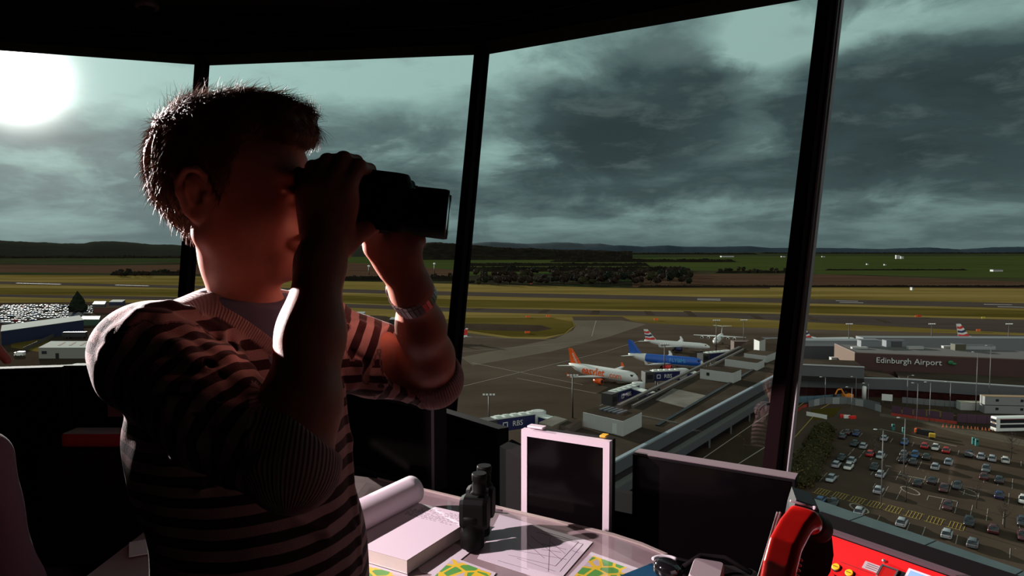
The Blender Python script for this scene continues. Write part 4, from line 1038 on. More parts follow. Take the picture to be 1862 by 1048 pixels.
# headset and grey box near the phone
p = P3(1212, 1052, DZ); hs = empty('headset', (p[0], p[1], CAMZ+DZ+.008), label='shiny black headset earpiece lying beside the blue folder', cat='headset')
mb = MB(); mb.lathe([(.030, 0), (.036, .006), (.036, .022), (.030, .032), (.018, .036)], 32, Matrix.Rotation(R(12), 4, 'Y')); mb.build('ear_cushion', mat('glossy_black', (.008, .007, .008), .08, coat=.5), hs)
mb = MB(); mb.tube([(.036*math.cos(R(a))*1.06, .036*math.sin(R(a))*1.06, .026+.004*math.sin(R(a))) for a in range(40, 150, 10)], .004, 8); mb.build('trim_ring', mat('painted_highlight', (.75, .68, .72), .25), hs)  # white highlight on the earpiece rim, painted as a bright arc
mb = MB(); mb.tube([(.04, .0, .02), (.09, .03, .035), (.15, .03, .03), (.20, -.02, .015)], .006, 8); mb.build('headband', m_bezel, hs)
p = P3(1262, 1058, DZ+.03); mb = MB(); mb.rbox((0, 0, 0), (.07, .10, .06), .012, rz=-.4); o_ = mb.build('junction_box', m_greybz, loc=(p[0]+.02, p[1]-.03, CAMZ+DZ+.045)); tag(o_, 'small grey rounded box between the headset and the red telephone', 'box')
tb = MB(); tb.rbox((0, 0, 0), (.14, .20, .018), .03, rz=-.3); o_ = tb.build('side_shelf', m_cab, loc=(.53, 1.62, CAMZ+DZ-.02)); tag(o_, 'black shelf to the right of the desk under the red telephone', 'shelf')
# ---- red emergency panel console on the right
m_redp = mat('red_panel', (.72, .010, .012), .38); m_strip = mat('panel_trim', (.12, .065, .078), .5)
A = P3(1515, 972, -.662); B = P3(1745, 1052, -.662); d = (B-A)/np.linalg.norm(B-A); A0 = A-d*.10; B0 = A+d*1.1
nb = np.array((-d[1], d[0], 0)); nb = nb if nb[1] > 0 else -nb        # towards the window
rc = empty('alarm_console', (A0[0], A0[1], CAMZ+FLZ), math.atan2(d[1], d[0]), 'black hooded console with a bright red sloping button panel', 'control panel')
rz_ = rc.rotation_euler.z; Lc = 1.2; zt = -.662-FLZ
mb = MB()   # side profile extruded along x : local y towards window
prof = [(-.30, 0), (-.30, zt-.20), (-.004, zt-.004), (.0, zt-.002), (.02, zt+.0), (.125, zt-.006), (.125, 0)]
vs = [(0, y, z) for y, z in prof]+[(Lc, y, z) for y, z in prof]; n = len(prof)
mb.add(vs, [tuple(range(n)), tuple(reversed(range(n, 2*n)))]+[(i, n+i, n+(i+1) % n, (i+1) % n) for i in range(n)]); mb.build('cabinet', m_cab, rc)
mb = MB(); mb.box((Lc/2, .008, zt+.002), (Lc, .020, .006)); mb.build('trim_strip', m_strip, rc)
sl_ = math.atan2(.196, .296)
Mp = Matrix.Translation((0, -.004, zt-.004)) @ Matrix.Rotation(sl_, 4, 'X')      # local: x along, -y down the slope
W2M = (Matrix.Translation(rc.location) @ Matrix.Rotation(rz_, 4, 'Z') @ Mp).inverted()
def onpanel(u, v):
    o = W2M @ Vector((0, 0, CAMZ)); q = W2M @ (Vector((0, 0, CAMZ))+ray(u, v)); d_ = q-o; k = (.006-o.z)/d_.z; return o.x+d_.x*k, o.y+d_.y*k
mb = MB(); mb.box((Lc/2+.02, -.175, .003), (Lc-.06, .345, .006), M=Mp); rpn = mb.build('red_panel', m_redp, rc)
gx, gy = onpanel(1560, 1034)
mb = MB(); mb.box((Lc/2+.075, gy, .0066), (Lc-.15, .0012, .0010), M=Mp); mb.build('panel_groove', col('dark_groove', (.25, .005, .006), .6), rpn)
m_yb = mat('yellow_button_cap', (.92, .50, .02), .3); m_dkring = mat('black_ring', (.01, .008, .008), .4); m_txt = mat('engraving', (.10, .03, .01), .6)
for k, (u, v) in enumerate(((1521, 1034), (1545, 1045), (1512, 1052), (1526, 1066), (1570, 1062), (1600, 1076))):
    x, y = onpanel(u, v)
    bt = empty('button', (0, 0, 0)); bt.parent = rc
    mb = MB(); mb.lathe([(.0098, 0), (.0098, .003), (.0088, .004)], 24, Mp @ Matrix.Translation((x, y, .006))); mb.build('ring', m_dkring, bt)
    mb = MB(); mb.lathe([(.0084, .003), (.0084, .0060), (.0074, .007)], 24, Mp @ Matrix.Translation((x, y, .006))); mb.build('button_cap', m_yb if k < 2 else m_redp, bt)
    if k < 2:
        mb = MB()
        for q in range(5): mb.box((x-.0045+q*.0022, y, .0132), (.0012, .0022, .0004), M=Mp)
        mb.build('engraving', m_txt, bt)
x, y = onpanel(1586, 1033)
mb = MB(); mb.box((x, y, .0072), (.036, .019, .0016), M=Mp); lb = mb.build('label_plate', mat('grey_label', (.46, .36, .38), .5), rc)
mb = MB()
for q in range(3): mb.box((x, y+.005-q*.005, .0084), (.024, .0011, .0006), M=Mp)
mb.build('label_print', m_txt, lb)
x, y = onpanel(1615, 1046)
kc = empty('key_cover', (0, 0, 0)); kc.parent = rc
mb = MB(); mb.box((x-.016, y, .010), (.004, .030, .009), M=Mp); mb.box((x+.016, y+.003, .010), (.003, .022, .009), M=Mp); mb.box((x, y+.014, .010), (.032, .003, .009), M=Mp); mb.build('frame', mat('nickel', (.42, .34, .35), .25, metal=.8), kc)
mb = MB(); mb.box((x, y-.003, .012), (.028, .028, .003), M=Mp); mb.build('flap', mat('red_flap', (.45, .012, .012), .2), kc)
x2, y2 = onpanel(1608, 1023)
mb = MB(); mb.sphere((x2, y2, .011), .0040, 12, 8, M=Mp); mb.build('pin', mat('polished_nickel', (.62, .55, .56), .25, metal=.8), kc)
x, y = onpanel(1638, 1050)
mb = MB(); mb.box((x, y, .0070), (.020, .026, .0014), M=Mp); mb.build('black_insert', m_dkring, rc)
x, y = onpanel(1652, 1032)
mb = MB(); mb.box((x+.042, y-.045, .0072), (.080, .085, .0012), M=Mp); pc = mb.build('status_card', mat('white_card_print', (.74, .66, .72), .5), rc)
mb = MB(); mb.box((x+.034, y-.015, .0082), (.054, .016, .0006), M=Mp); mb.build('blue_header', mat('pale_blue_print', (.28, .48, .80), .5), pc)
text_obj('24', .012, m_txt, pc, Mp @ Matrix.Translation((x+.036, y-.015, .0088)))
# ---- the red telephone
def PT(u, v, d): return Q(u, v, d)
th_o = PT(1440, 1060, 1.16); tel = empty('telephone', tuple(EYE+np.array((th_o[0], th_o[1], DZ+.015))), label='red telephone handset resting on a tall black cradle, coiled red cord', cat='telephone')
TO = np.array((th_o[0], th_o[1], DZ+.015))
ex = np.array((.68, -.73, 0)); ex /= np.linalg.norm(ex)           # across the handset
hfld = Field()
pts = [PT(1462, 938, 1.215), PT(1446, 958, 1.195), PT(1428, 992, 1.165), PT(1418, 1030, 1.145), PT(1410, 1075, 1.13), PT(1408, 1120, 1.125)]
def slab(P, pts, hw, ht, axr):
    """rounded-rectangle section swept along a polyline"""
    best = np.full(P.shape[:-1], 9.0)
    for i in range(len(pts)-1):
        a, b = pts[i], pts[i+1]; ba = b-a; L2 = ba @ ba; t_ = np.clip(((P-a) @ ba)/L2, 0, 1); q = P-a-t_[..., None]*ba
        ax = axr-ba*(axr @ ba)/L2; ax /= np.linalg.norm(ax); nn = np.cross(ba/math.sqrt(L2), ax)
        qx = np.abs(q @ ax)-hw+.010; qy = np.abs(q @ nn)-ht+.010; qz = np.abs(q @ (ba/math.sqrt(L2)))
        best = np.minimum(best, np.sqrt(np.maximum(qx, 0)**2+np.maximum(qy, 0)**2+qz**2)+np.minimum(np.maximum(qx, qy), 0)-.010)
    return best
lo_ = np.min(pts, 0)-.05; hi_ = np.max(pts, 0)+.05
hfld.pr.append(('f', lambda P: slab(P, pts, .027, .0135, ex), lo_, hi_, .004, '+'))
cup = PT(1474, 950, 1.235); hfld.ell(PT(1470, 952, 1.225), (.024, .024, .020), None, .02)
vt, ft = hfld.mesh(.0022); np_object('handset', relax(vt, ft, 4, .5), ft, mat('red_plastic', (.80, .012, .010), .22, coat=.3), tel, org=TO)
ec = Field(); ec.cap(PT(1480, 955, 1.235), PT(1488, 962, 1.25), .023, .025, .01); vt, ft = ec.mesh(.003); np_object('earpiece', vt, ft, mat('black_soft', (.009, .007, .008), .6), tel, org=TO)
m_crd = mat('black_cradle', (.008, .006, .007), .5)
# cradle: a tall black block with chamfered corners, behind and right of the handset
cp_ = [(1426, 1010), (1440, 935), (1448, 909), (1484, 921), (1490, 929), (1488, 945), (1512, 968), (1516, 1010), (1510, 1040), (1490, 1075), (1480, 1200), (1400, 1200)]
mb = MB(); f1_ = [Vector(tuple(PT(u, v, 1.27)-TO)) for u, v in cp_]; bk_ = [p+Vector((.02, .07, 0)) for p in f1_]
n = len(f1_); mb.add(f1_+bk_, [tuple(range(n)), tuple(reversed(range(n, 2*n)))]+[(i, n+i, n+(i+1) % n, (i+1) % n) for i in range(n)]); cr = mb.build('cradle', m_crd, tel)
mb = MB(); mb.tube([Vector(tuple(PT(1437, 911, 1.262)-TO)), Vector(tuple(PT(1484, 925, 1.262)-TO))], .0022, 8); mb.build('top_rim', m_greybz, tel)
mb = MB(); mb.tube([Vector(tuple(PT(1481, 924, 1.258)-TO))+Vector((x, 0, 0)) for x in (-.002, .003)], .0035, 8); mb.build('hook', m_whitebz, tel)
for k, (u0, u1) in enumerate(((1414, 1379), (1419, 1384))):
    mb = MB(); mb.tube([Vector(tuple(PT(u0, 932, 1.255)-TO)), Vector(tuple(PT(u1, 1050, 1.20)-TO)), Vector(tuple(PT(u1-25, 1140, 1.17)-TO))], .0022, 6); mb.build('side_edge', m_greybz, tel)
mb = MB(); s0, s1 = PT(1450, 1012, 1.19), PT(1425, 1120, 1.14); L_ = s1-s0; pth = []; rr = []
e1_ = np.cross(L_/np.linalg.norm(L_), UZ); e1_ /= np.linalg.norm(e1_); e2_ = np.cross(L_/np.linalg.norm(L_), e1_)
for k in range(160):
    tt = k/159; a = tt*2*math.pi*11; pth.append(Vector(tuple(s0+L_*tt+(e1_*math.cos(a)+e2_*math.sin(a))*.0075-TO)))
mb.tube(pth, .0028, 8); mb.build('coiled_cord', mat('red_cord', (.62, .03, .035), .15, coat=.6), tel)
# ================================================================== second person, seated at the left edge
sp = np.array((-1.28, 1.45, FLZ)); pers = empty('person', tuple(EYE+sp), label='seated person in a dark mauve jumper, mostly cut off at the left edge', cat='person')
hx, hy, hz_ = -1.305, 1.53, -.225
def hp2(f, l, u):      # faces away and to the right
    a = R(35); return np.array((hx+f*math.cos(a)-l*math.sin(a), hy+f*math.sin(a)+l*math.cos(a), hz_+u))
_a = R(35)
A2 = Field(); A2.ell(hp2(.012, 0, .038), (.098, .080, .086), np.array(Matrix.Rotation(_a, 3, 'Z')), .02)
A2.ell(hp2(.050, 0, -.035), (.060, .056, .075), np.array(Matrix.Rotation(_a, 3, 'Z')), .03); A2.ell(hp2(.085, 0, -.10), (.022, .022, .018), None, .02)
A2.cap(hp2(.108, 0, .008), hp2(.131, 0, -.036), .0085, .0105, .012)
for s in (-1, 1):
    A2.ell(hp2(-.004, s*.079, -.008), (.018, .010, .031), np.array(Matrix.Rotation(_a, 3, 'Z')), .006); A2.cap(hp2(.006, s*.052, -.055), hp2(.075, s*.026, -.100), .019, .017, .03)
nb2 = np.array((-1.28, 1.45, -.38)); A2.chain([hp2(-.01, 0, -.05), nb2, nb2-(0, 0, .05)], [.052, .056, .07], .03)
shl = [nb2+np.array((-.17, .06, -.06)), nb2+np.array((.17, -.06, -.06))]
A2.chain([shl[0], nb2-(0, 0, .04), shl[1]], [.05, .06, .05], .04); A2.ell(nb2-(0, 0, .25), (.15, .11, .22), None, .05)
el2 = shl[1]+np.array((.05, .02, -.28)); wr2 = np.array((-1.42, 1.62, -.74)); A2.chain([shl[1], el2, wr2], [.043, .036, .027], .03)
A2.ell(wr2+(-.01, .06, .0), (.032, .048, .018), None, .02)
for k in range(4):
    b0 = wr2+np.array((-.035+.02*k, .10, .005)); A2.chain([b0, b0+(0, .035, -.006), b0+(0, .06, -.022)], [.009, .0085, .007], .003)
A2.chain([wr2+(.02, .03, 0), wr2+(.045, .055, -.004), wr2+(.05, .08, -.012)], [.013, .010, .008], .006)
el3 = shl[0]+np.array((-.04, .06, -.27)); wr3 = np.array((-1.55, 1.70, -.72)); A2.chain([shl[0], el3, wr3], [.043, .036, .027], .03); A2.ell(wr3+(0, .06, 0), (.035, .05, .016), None, .02)
vt, ft = A2.mesh(.0042); np_object('body', relax(vt, ft, 2), ft, skin_mat('skin_dark', (.26, .075, .055), (.22, .06, .045)), pers, org=sp)
Hh = Field(); Hh.ell(hp2(-.002, 0, .050), (.103, .086, .092), np.array(Matrix.Rotation(_a, 3, 'Z')), .02); Hh.ell(hp2(-.05, 0, .0), (.05, .07, .07), np.array(Matrix.Rotation(_a, 3, 'Z')), .02)
Hh.fn(lambda P: np.maximum(.055-(P-hp2(0, 0, 0)) @ np.array((math.cos(_a), math.sin(_a), 0)), (P[..., 2]-hz_)-.07), hp2(0, 0, 0)-.2, hp2(0, 0, 0)+.2, .01)
vt, ft = Hh.mesh(.005); np_object('hair', relax(vt, ft, 2), ft, hair_mat('dark_hair', (.02, .012, .010), (.03, .02, .015)), pers, org=sp)
J2 = Field(); J2.chain([shl[0], nb2-(0, 0, .05), shl[1]], [.062, .075, .062], .05); J2.ell(nb2-(0, 0, .27), (.175, .135, .24), None, .06); J2.ell(nb2-(0, 0, .45), (.17, .14, .12), None, .06)
J2.chain([shl[1], el2, el2+(wr2-el2)*.8], [.060, .052, .040], .03); J2.chain([shl[0], el3, el3+(wr3-el3)*.8], [.060, .052, .040], .03)
vt, ft = J2.mesh(.005); vt = relax(vt, ft, 2); nn_ = vnormals(vt, ft); vt = vt+nn_*(.0025*np.sin(vt[:, 2]*45+2*np.sin(vt[:, 0]*30)))[:, None]
np_object('jumper', vt, ft, mat('mauve_knit', (.075, .035, .055), .95, bump=(300, .4, .001)), pers, org=sp)
T2 = Field(); hp_ = nb2-(0, 0, .55)+np.array((0, .0, 0)); T2.ell(hp_, (.17, .13, .10), None, .05)
for s in (-1, 1):
    h0 = hp_+np.array((s*.09, .02, 0)); kn = h0+np.array((.08, .40, -.02)); fo = np.array((kn[0], kn[1]+.02, FLZ+.06)); T2.chain([h0, kn, fo], [.085, .062, .045], .03); T2.cap(fo-(0, .04, .02), fo+(0, .14, -.025), .04, .032, .02)
vt, ft = T2.mesh(.008); np_object('trousers', relax(vt, ft, 1), ft, bpy.data.materials['dark_trousers'], pers, org=sp)
# swivel chair under that person
scx, scy = float(hp_[0]), float(hp_[1]); sc_ = empty('swivel_chair', (scx, scy, CAMZ+FLZ), label='dark swivel chair under the seated person at the left edge', cat='chair')
zs = float(hp_[2])-FLZ-.11
mb = MB(); mb.rbox((0, .03, zs-.03), (.48, .48, .07), .08); mb.build('seat', m_cab, sc_)
mb = MB(); mb.rbox((-.03, -.225, zs+.22), (.42, .05, .40), .02); mb.build('backrest', m_cab, sc_)
mb = MB(); mb.lathe([(.03, .07), (.03, zs-.06)], 16); mb.build('post', m_blk, sc_)
for k in range(5):
    a = 2*math.pi*k/5; mb = MB(); mb.tube([(0, 0, .09), (.28*math.cos(a), .28*math.sin(a), .06)], [.025, .018], 8); lg_ = mb.build('leg', m_blk, sc_)
    mb = MB(); mb.sphere((.28*math.cos(a), .28*math.sin(a), .03), .028, 12, 8); mb.build('caster', m_blk, lg_)
# ================================================================== aircraft on the apron
def lp(c, rough=.4, n=None, **k):
    return mat(n or 'paint', c, rough, **k)
m_wht = lp((.70, .70, .66), .35, 'aircraft_white'); m_gw = lp((.46, .46, .45), .4, 'aircraft_grey'); m_org = lp((.85, .11, .01), .4, 'bright_orange')
m_bblue = lp((.012, .09, .42), .35, 'bright_blue'); m_dkgl = lp((.02, .02, .025), .2, 'cockpit_glass'); m_red = lp((.62, .02, .015), .4, 'engine_red'); m_navy = lp((.01, .014, .075), .5, 'navy_paint')
m_lblue = lp((.10, .50, .85), .4, 'light_blue_lettering'); m_tyre = lp((.012, .012, .012), .8, 'tyre')
def wingmesh(root_c, tip_c, cr, ct, th, sweep_dir=Vector((1, 0, 0)), vert=False):
    """tapered aerofoil slab; root_c/tip_c = leading edge points, chord runs to -x"""
    mb = MB(); rings = []
    for p, c, t_ in ((root_c, cr, th), (tip_c, ct, th*.45)):
        r_ = []
        for fx, fz in ((0, 0), (-.25, .5), (-.6, .38), (-1, 0), (-.6, -.3), (-.25, -.42)):
            off = Vector((fx*c, fz*t_, 0)) if vert else Vector((fx*c, 0, fz*t_))
            r_.append(Vector(p)+off)
        rings.append(r_)
    mb.loft(rings, sm=False); return mb
def jet(tail, nose, label, r=1.95, body=m_wht, belly=None, finm=m_wht, finh=6.2, eng=m_wht, ename='aircraft', hi=False, ttail=False, four=False, pattern=None, rearwhite=False, group=None, L=None, zc=3.4):
    tail, nose = Vector(tail[:2]), Vector(nose[:2]); d = nose-tail; LL = L or d.length; ang = math.atan2(d.y, d.x); c = (tail+nose)/2
    root = empty(ename, (c.x, c.y, .16), ang, label, 'aircraft', group); h = LL/2
    xs = [-h, -h*.93, -h*.75, -h*.5, -h*.25, 0, h*.5, h*.72, h*.86, h*.94, h*.985, h]
    rr = [.12, .28, .66, .95, 1, 1, 1, 1, .88, .62, .30, .04]; zo = [.62, .55, .28, .05, 0, 0, 0, 0, -.02, -.12, -.2, -.22]
    def ring(i, lo=False):
        return [Vector((xs[i], r*rr[i]*math.cos(a), zc+zo[i]*r+r*rr[i]*math.sin(a))) for a in [2*math.pi*k/20 for k in range(20)]]
    mb = MB(); rings = [ring(i) for i in range(len(xs))]; mb.loft(rings)
    if belly or rearwhite:
        for fi in range(len(mb.f)):
            if len(mb.f[fi]) != 4: continue
            cz = sum(mb.v[i][2] for i in mb.f[fi])/4-zc; cxx = sum(mb.v[i][0] for i in mb.f[fi])/4
            if belly and (cz < -r*.45 or (rearwhite and cxx < -h*.45+cz*.0) or cxx > h*.9): mb.m[fi] = 1
    fus = mb.build('fuselage', [body, belly or body], root)
    mb = MB(); mb.box((h*.885, 0, zc+r*.42), (r*.42, r*1.45, r*.30)); mb.build('cockpit_windows', m_dkgl, root)
    wz = zc+r*.85 if hi else zc-r*.55
    for s in (-1, 1):
        w = wingmesh((h*.22, s*r*.5, wz), (-h*.10, s*h*.98, wz+(-.4 if hi else 1.3)), LL*.19, LL*.05, .55); ww = w.build('wing', m_gw if not hi else m_wht, root)
        if not hi:
            w = wingmesh((-h*.10, s*h*.98, wz+1.3), (-h*.17, s*h*1.0, wz+2.9), LL*.05, LL*.025, .2); w.build('winglet', eng if eng is m_org else m_wht, ww)
        tz = zc+finh+.3 if ttail else zc+r*.45
        w = wingmesh((-h*(.88 if ttail else .76), s*.3, tz), (-h*1.0, s*h*.36, tz+.2), LL*.10, LL*.045, .3); w.build('tailplane', m_wht if finm is not m_wht or True else m_gw, root)
        es = (h*.36, h*.60) if four else (h*.34,)
        for e in es:
            ez = (wz-.9) if hi else zc-r*.98; er = .75 if four else 1.15; el = 2.8 if four else 3.9
            mb = MB(); mb.lathe([(er*.55, -el*.5), (er*.85, -el*.25), (er, el*.2), (er*.95, el*.5), (er*.75, el*.5)], 18, Matrix.Translation((h*.16, s*e, ez)) @ Matrix.Rotation(R(90), 4, 'Y'))
            en = mb.build('engine', eng, root)
            mb = MB(); mb.lathe([(er*.74, el*.49), (er*.7, el*.51)], 18, Matrix.Translation((h*.16, s*e, ez)) @ Matrix.Rotation(R(90), 4, 'Y')); mb.build('intake', m_tyre, en)
            mb = MB(); mb.box((h*.10, s*e, (wz+ez)/2+.1), (2.2, .25, abs(wz-ez)*.7)); mb.build('pylon', m_gw, en)
    f = wingmesh((-h*.60, 0, zc+r*.75), (-h*.90, 0, zc+finh+(.3 if ttail else r*.75)), LL*.18, LL*.065, .42, vert=True); fo = f.build('fin', finm, root)
    if pattern:      # coloured bands across the fin
        for k, (f0, f1, mm) in enumerate(pattern):
            for s in (-1, 1):
                def P(fx, fz):
                    le0, le1 = -h*.60, -h*.90; c_ = LL*.18+(LL*.065-LL*.18)*fz; return Vector((le0+(le1-le0)*fz-c_*fx, s*(.30-.14*fz), zc+r*.75+(finh)*fz))
                mb = MB(); mb.add([P(.02, f0), P(.5, f0-.10), P(.97, f0-.06), P(.97, f1-.06), P(.5, f1-.10), P(.02, f1)], [(0, 1, 2, 3, 4, 5)] if s < 0 else [(5, 4, 3, 2, 1, 0)]); mb.build('fin_band', mm, fo)
    for x, ys in ((h*.74, (0,)), (-h*.06, (-1.9, 1.9))):
        for y in ys:
            mb = MB(); mb.tube([(x, y, zc-r*.6), (x, y, .55)], .13, 8); g_ = mb.build('landing_gear', m_gw, root)
            for q in (-.3, .3):
                mb = MB(); mb.lathe([(.30, -.12), (.52, -.1), (.52, .1), (.30, .12)], 16, Matrix.Translation((x, y+q, .52)) @ Matrix.Rotation(R(90), 4, 'X')); mb.build('wheel', m_tyre, g_)
    return root, h, r, zc
def side_text(root, s, size, m, x, z, rr_, side=-1, **k):
    M = Matrix.Translation((x, side*(rr_+.05), z)) @ Matrix.Rotation(R(90 if side < 0 else 90), 4, 'X') @ (Matrix.Identity(4) if side < 0 else Matrix.Rotation(math.pi, 4, 'Y'))
    return text_obj(s, size, m, root, M, ext=.02, **k)
def G2(u, v, z): p = gp(u, v, z); return (p.x, p.y)
e_, h, r, zc = jet(G2(1036, 664, 4.5), G2(1159, 690, 3.2), 'white airliner with bright orange fin and orange lettering along its side', finm=m_org, eng=m_org, ename='airliner', L=34.5, r=2.3)
side_text(e_, 'easyJet', 4.1, m_org, -3.0, zc+.25, r, bold=.10, shear=.15); side_text(e_, '.com', 3.3, m_org, 8.0, zc+.05, r)
M = Matrix.Translation((-h*.80, -.45, zc+4.3)) @ Matrix.Rotation(R(90), 4, 'X') @ Matrix.Rotation(R(-58), 4, 'Z'); text_obj('easyJet', 1.7, m_wht, e_, M, bold=.02)
e_, h, r, zc = jet(G2(1146, 646, 4.5), G2(1276, 662, 3.2), 'blue and white airliner with a blue fin, parked behind the orange-finned one', body=m_bblue, belly=m_wht, rearwhite=True, finm=m_bblue, eng=m_red, ename='airliner', L=34, r=2.2)
side_text(e_, 'FLYBMI', 2.3, m_lblue, 6.2, zc+.45, r)
BA = [(.72, .88, m_red), (.44, .58, m_navy), (.12, .30, m_red)]
jet(G2(1172, 619, 4.5), G2(1291, 633, 3.0), 'long white airliner with a red, white and blue striped fin, behind the blue one', r=1.6, finm=m_wht, eng=m_navy, ename='airliner', pattern=BA, finh=5.6, L=34.5)
jet((121, 389), (106.5, 357), 'white high-winged four-engined jet seen nose-on with a T-shaped tail', r=1.75, hi=True, ttail=True, four=True, eng=m_wht, ename='airliner', finh=5.2, L=28.5, zc=3.2)
jet((154.5, 362), (186, 366), 'airliner whose red and white striped fin shows just right of the thick window post', r=1.6, pattern=BA, finh=6.0, ename='airliner')
jet((240, 366), (276, 364), 'airliner whose red and white striped fin shows above the terminal roof at far right', r=1.75, pattern=BA, finh=7.4, ename='airliner')
jet(G2(860, 611, 3.5), (-48, 372), 'small white airliner half hidden behind the slanting window post', r=1.35, finm=m_wht, pattern=[(.2, .9, m_red)], finh=4.4, ename='airliner', L=22, zc=2.5)
# ================================================================== pier, terminal and boarding bridges
m_roof = gmat('dark_roof', [(.3, (.050, .036, .027)), (.5, (.082, .062, .046)), (.7, (.125, .098, .072))], (.04, .04, .04), 1, 8)
m_roof2 = gmat('pale_roof_gravel', [(.3, (.17, .15, .125)), (.55, (.30, .28, .24)), (.75, (.20, .18, .15))], (.08, .08, .08), 1, 8)
m_panel = mat('grey_cladding', (.080, .080, .088), .6); m_strip2 = mat('roof_edge_flashing', (.24, .28, .31), .5); m_dk = mat('dark_glazing', (.012, .009, .010), .3)
m_box = mat('white_ribbed_cladding', (.44, .44, .42), .6); t = NT(m_box.node_tree); b = t.n['Principled BSDF']; g = t.new('ShaderNodeTexCoord').outputs['Object']
wv_ = t.new('ShaderNodeTexWave'); wv_.inputs['Scale'].default_value = 2.2; t.l.new(g, wv_.inputs['Vector']); bp_ = t.new('ShaderNodeBump'); bp_.inputs['Distance'].default_value = .05; t.l.new(wv_.outputs[1], bp_.inputs['Height']); t.l.new(bp_.outputs[0], b.inputs['Normal'])
def poly_bld(name, pts, z0, z1, m, parent=None, org=None):
    mb = MB(); o_ = Vector(org) if org is not None else Vector((0, 0, 0)); mb.prism([(p[0]-o_.x, p[1]-o_.y) for p in pts], z0, z1)
    return mb.build(name, m, parent, (o_.x, o_.y, 0) if parent is None and org is not None else None)
RZ = 9.0
Lp = [G2(u, v, RZ) for u, v in ((915, 850), (960, 812), (1000, 786), (1035, 766), (1124, 741), (1217, 703), (1272, 679), (1330, 640), (1362, 619), (1425, 615))]
ra, rb_ = Vector(G2(1112, 844, RZ)), Vector(G2(1440, 668, RZ)); rd = (rb_-ra).normalized(); rn_ = Vector((rd.y, -rd.x))     # rn_: towards the road
ra0 = ra-rd*30
pr = empty('pier_building', (ra.x, ra.y, 0), label='long flat brown-roofed pier running from the near roofs towards the terminal', cat='building'); og = pr.location
poly_bld('walls', [ra0]+[rb_]+[Lp[-1]]+list(reversed(Lp[:-1])), 0, RZ-.3, m_dk, pr, og)
poly_bld('roof', [ra0]+[rb_]+[Lp[-1]]+list(reversed(Lp[:-1])), RZ-.3, RZ, m_roof, pr, og)
poly_bld('gravel_patch', [G2(u, v, RZ) for u, v in ((1192, 728), (1224, 707), (1284, 720), (1252, 744))], RZ, RZ+.08, m_roof2, pr, og)
poly_bld('roof_panel', [G2(u, v, RZ) for u, v in ((1040, 800), (1075, 808), (1115, 835), (1090, 845), (1020, 820))], RZ, RZ+.06, m_roof2, pr, og) if False else None
def along(name, p, q, o0, o1, z0, z1, m, parent, og):
    n_ = Vector(((q-p).normalized().y, -(q-p).normalized().x)); pts = [p+n_*o0, q+n_*o0, q+n_*o1, p+n_*o1]
    return poly_bld(name, pts, z0, z1, m, parent, og)
along('roof_edge', ra0, rb_, -.7, .25, RZ, RZ+.35, m_strip2, pr, og)
along('fascia', ra0, rb_, 0, .22, 6.4, RZ, m_panel, pr, og)
along('canopy', ra0, rb_, 0, 1.6, 4.45, 4.75, mat('canopy_top', (.11, .11, .10), .7), pr, og)
along('canopy_fascia', ra0, rb_, 1.4, 1.62, 2.5, 4.45, m_panel, pr, og)
for k in range(8):
    c = ra0+rd*(14+k*17)+rn_*1.3; mb = MB(); mb.box((c.x-og.x, c.y-og.y, 1.25), (.5, .5, 2.5)); mb.build('column', m_panel, pr)
for (a, b_, w) in ((( 1124, 741), (1345, 633), .5), ((1150, 742), (1352, 637), .35)):
    p, q = Vector(G2(*a, RZ)), Vector(G2(*b_, RZ)); along('roof_duct', p, q, -w, w, RZ, RZ+.7, mat('duct_metal', (.09, .08, .07), .6), pr, og)
p, q = Vector(G2(1160, 740, RZ)), Vector(G2(1256, 758, RZ)); along('roof_pipe', p+rd*-9, q+rd*-9, -.15, .15, RZ, RZ+.35, m_roof2, pr, og)
p, q = Vector(G2(1195, 775, RZ)), Vector(G2(1400, 655, RZ)); along('roof_seam', p, q, -.5, .5, RZ, RZ+.25, m_dk, pr, og)
def boxpx(name, TL, FC, RR_, zt, zb, label, m=m_box, roofm=m_roof, cat='rooftop plant box', group=None, extras=0):
    a, b_, c = Vector(G2(*TL, zt)), Vector(G2(*FC, zt)), Vector(G2(*RR_, zt)); d_ = a+c-b_
    root = empty(name, (b_.x, b_.y, zb), label=label, cat=cat, group=group); o_ = root.location
    mb = MB(); mb.prism([(p.x-o_.x, p.y-o_.y) for p in (a, b_, c, d_)], 0, zt-zb); mb.build('walls', m, root)
    mb = MB(); mb.prism([(p.x-o_.x, p.y-o_.y) for p in (a+(d_-b_)*.02, b_+(d_-b_)*.02, c+(a-c)*.02, d_+(b_-d_)*.02)], zt-zb, zt-zb+.06); mb.build('roof', roofm, root)
    return root, a, b_, c, d_
rt, a, b_, c, d_ = boxpx('rooftop_plant_room', (1060, 750), (1133, 767), (1167, 751), 12.5, RZ, 'nearest white ribbed plant room on the pier roof, dark vents on top')
mb = MB(); o_ = rt.location; ex_ = (b_-a).normalized(); p = a+(b_-a)*.80-Vector((-ex_.y, ex_.x))*.05; mb.box((p.x-o_.x, p.y-o_.y, 1.35), (1.3, .12, 2.4), rz=math.atan2(ex_.y, ex_.x)); mb.build('door', mat('pale_door', (.50, .54, .48), .5), rt)
for k in range(5):
    p = a+(b_-a)*(.25+k*.11)+(d_-a)*.62; mb = MB(); mb.box((p.x-o_.x, p.y-o_.y, 3.75), (.75, 4.2, .35), rz=math.atan2(ex_.y, ex_.x)+.1); mb.build('roof_vent', mat('vent_metal_%d' % k, (.075, .08, .09), .5), rt)
rt2, a, b_, c, d_ = boxpx('rooftop_plant_room', (1273, 671), (1333, 679), (1348, 673), 12.3, RZ, 'white plant room on the pier roof with a dark hole in its side, second nearest')
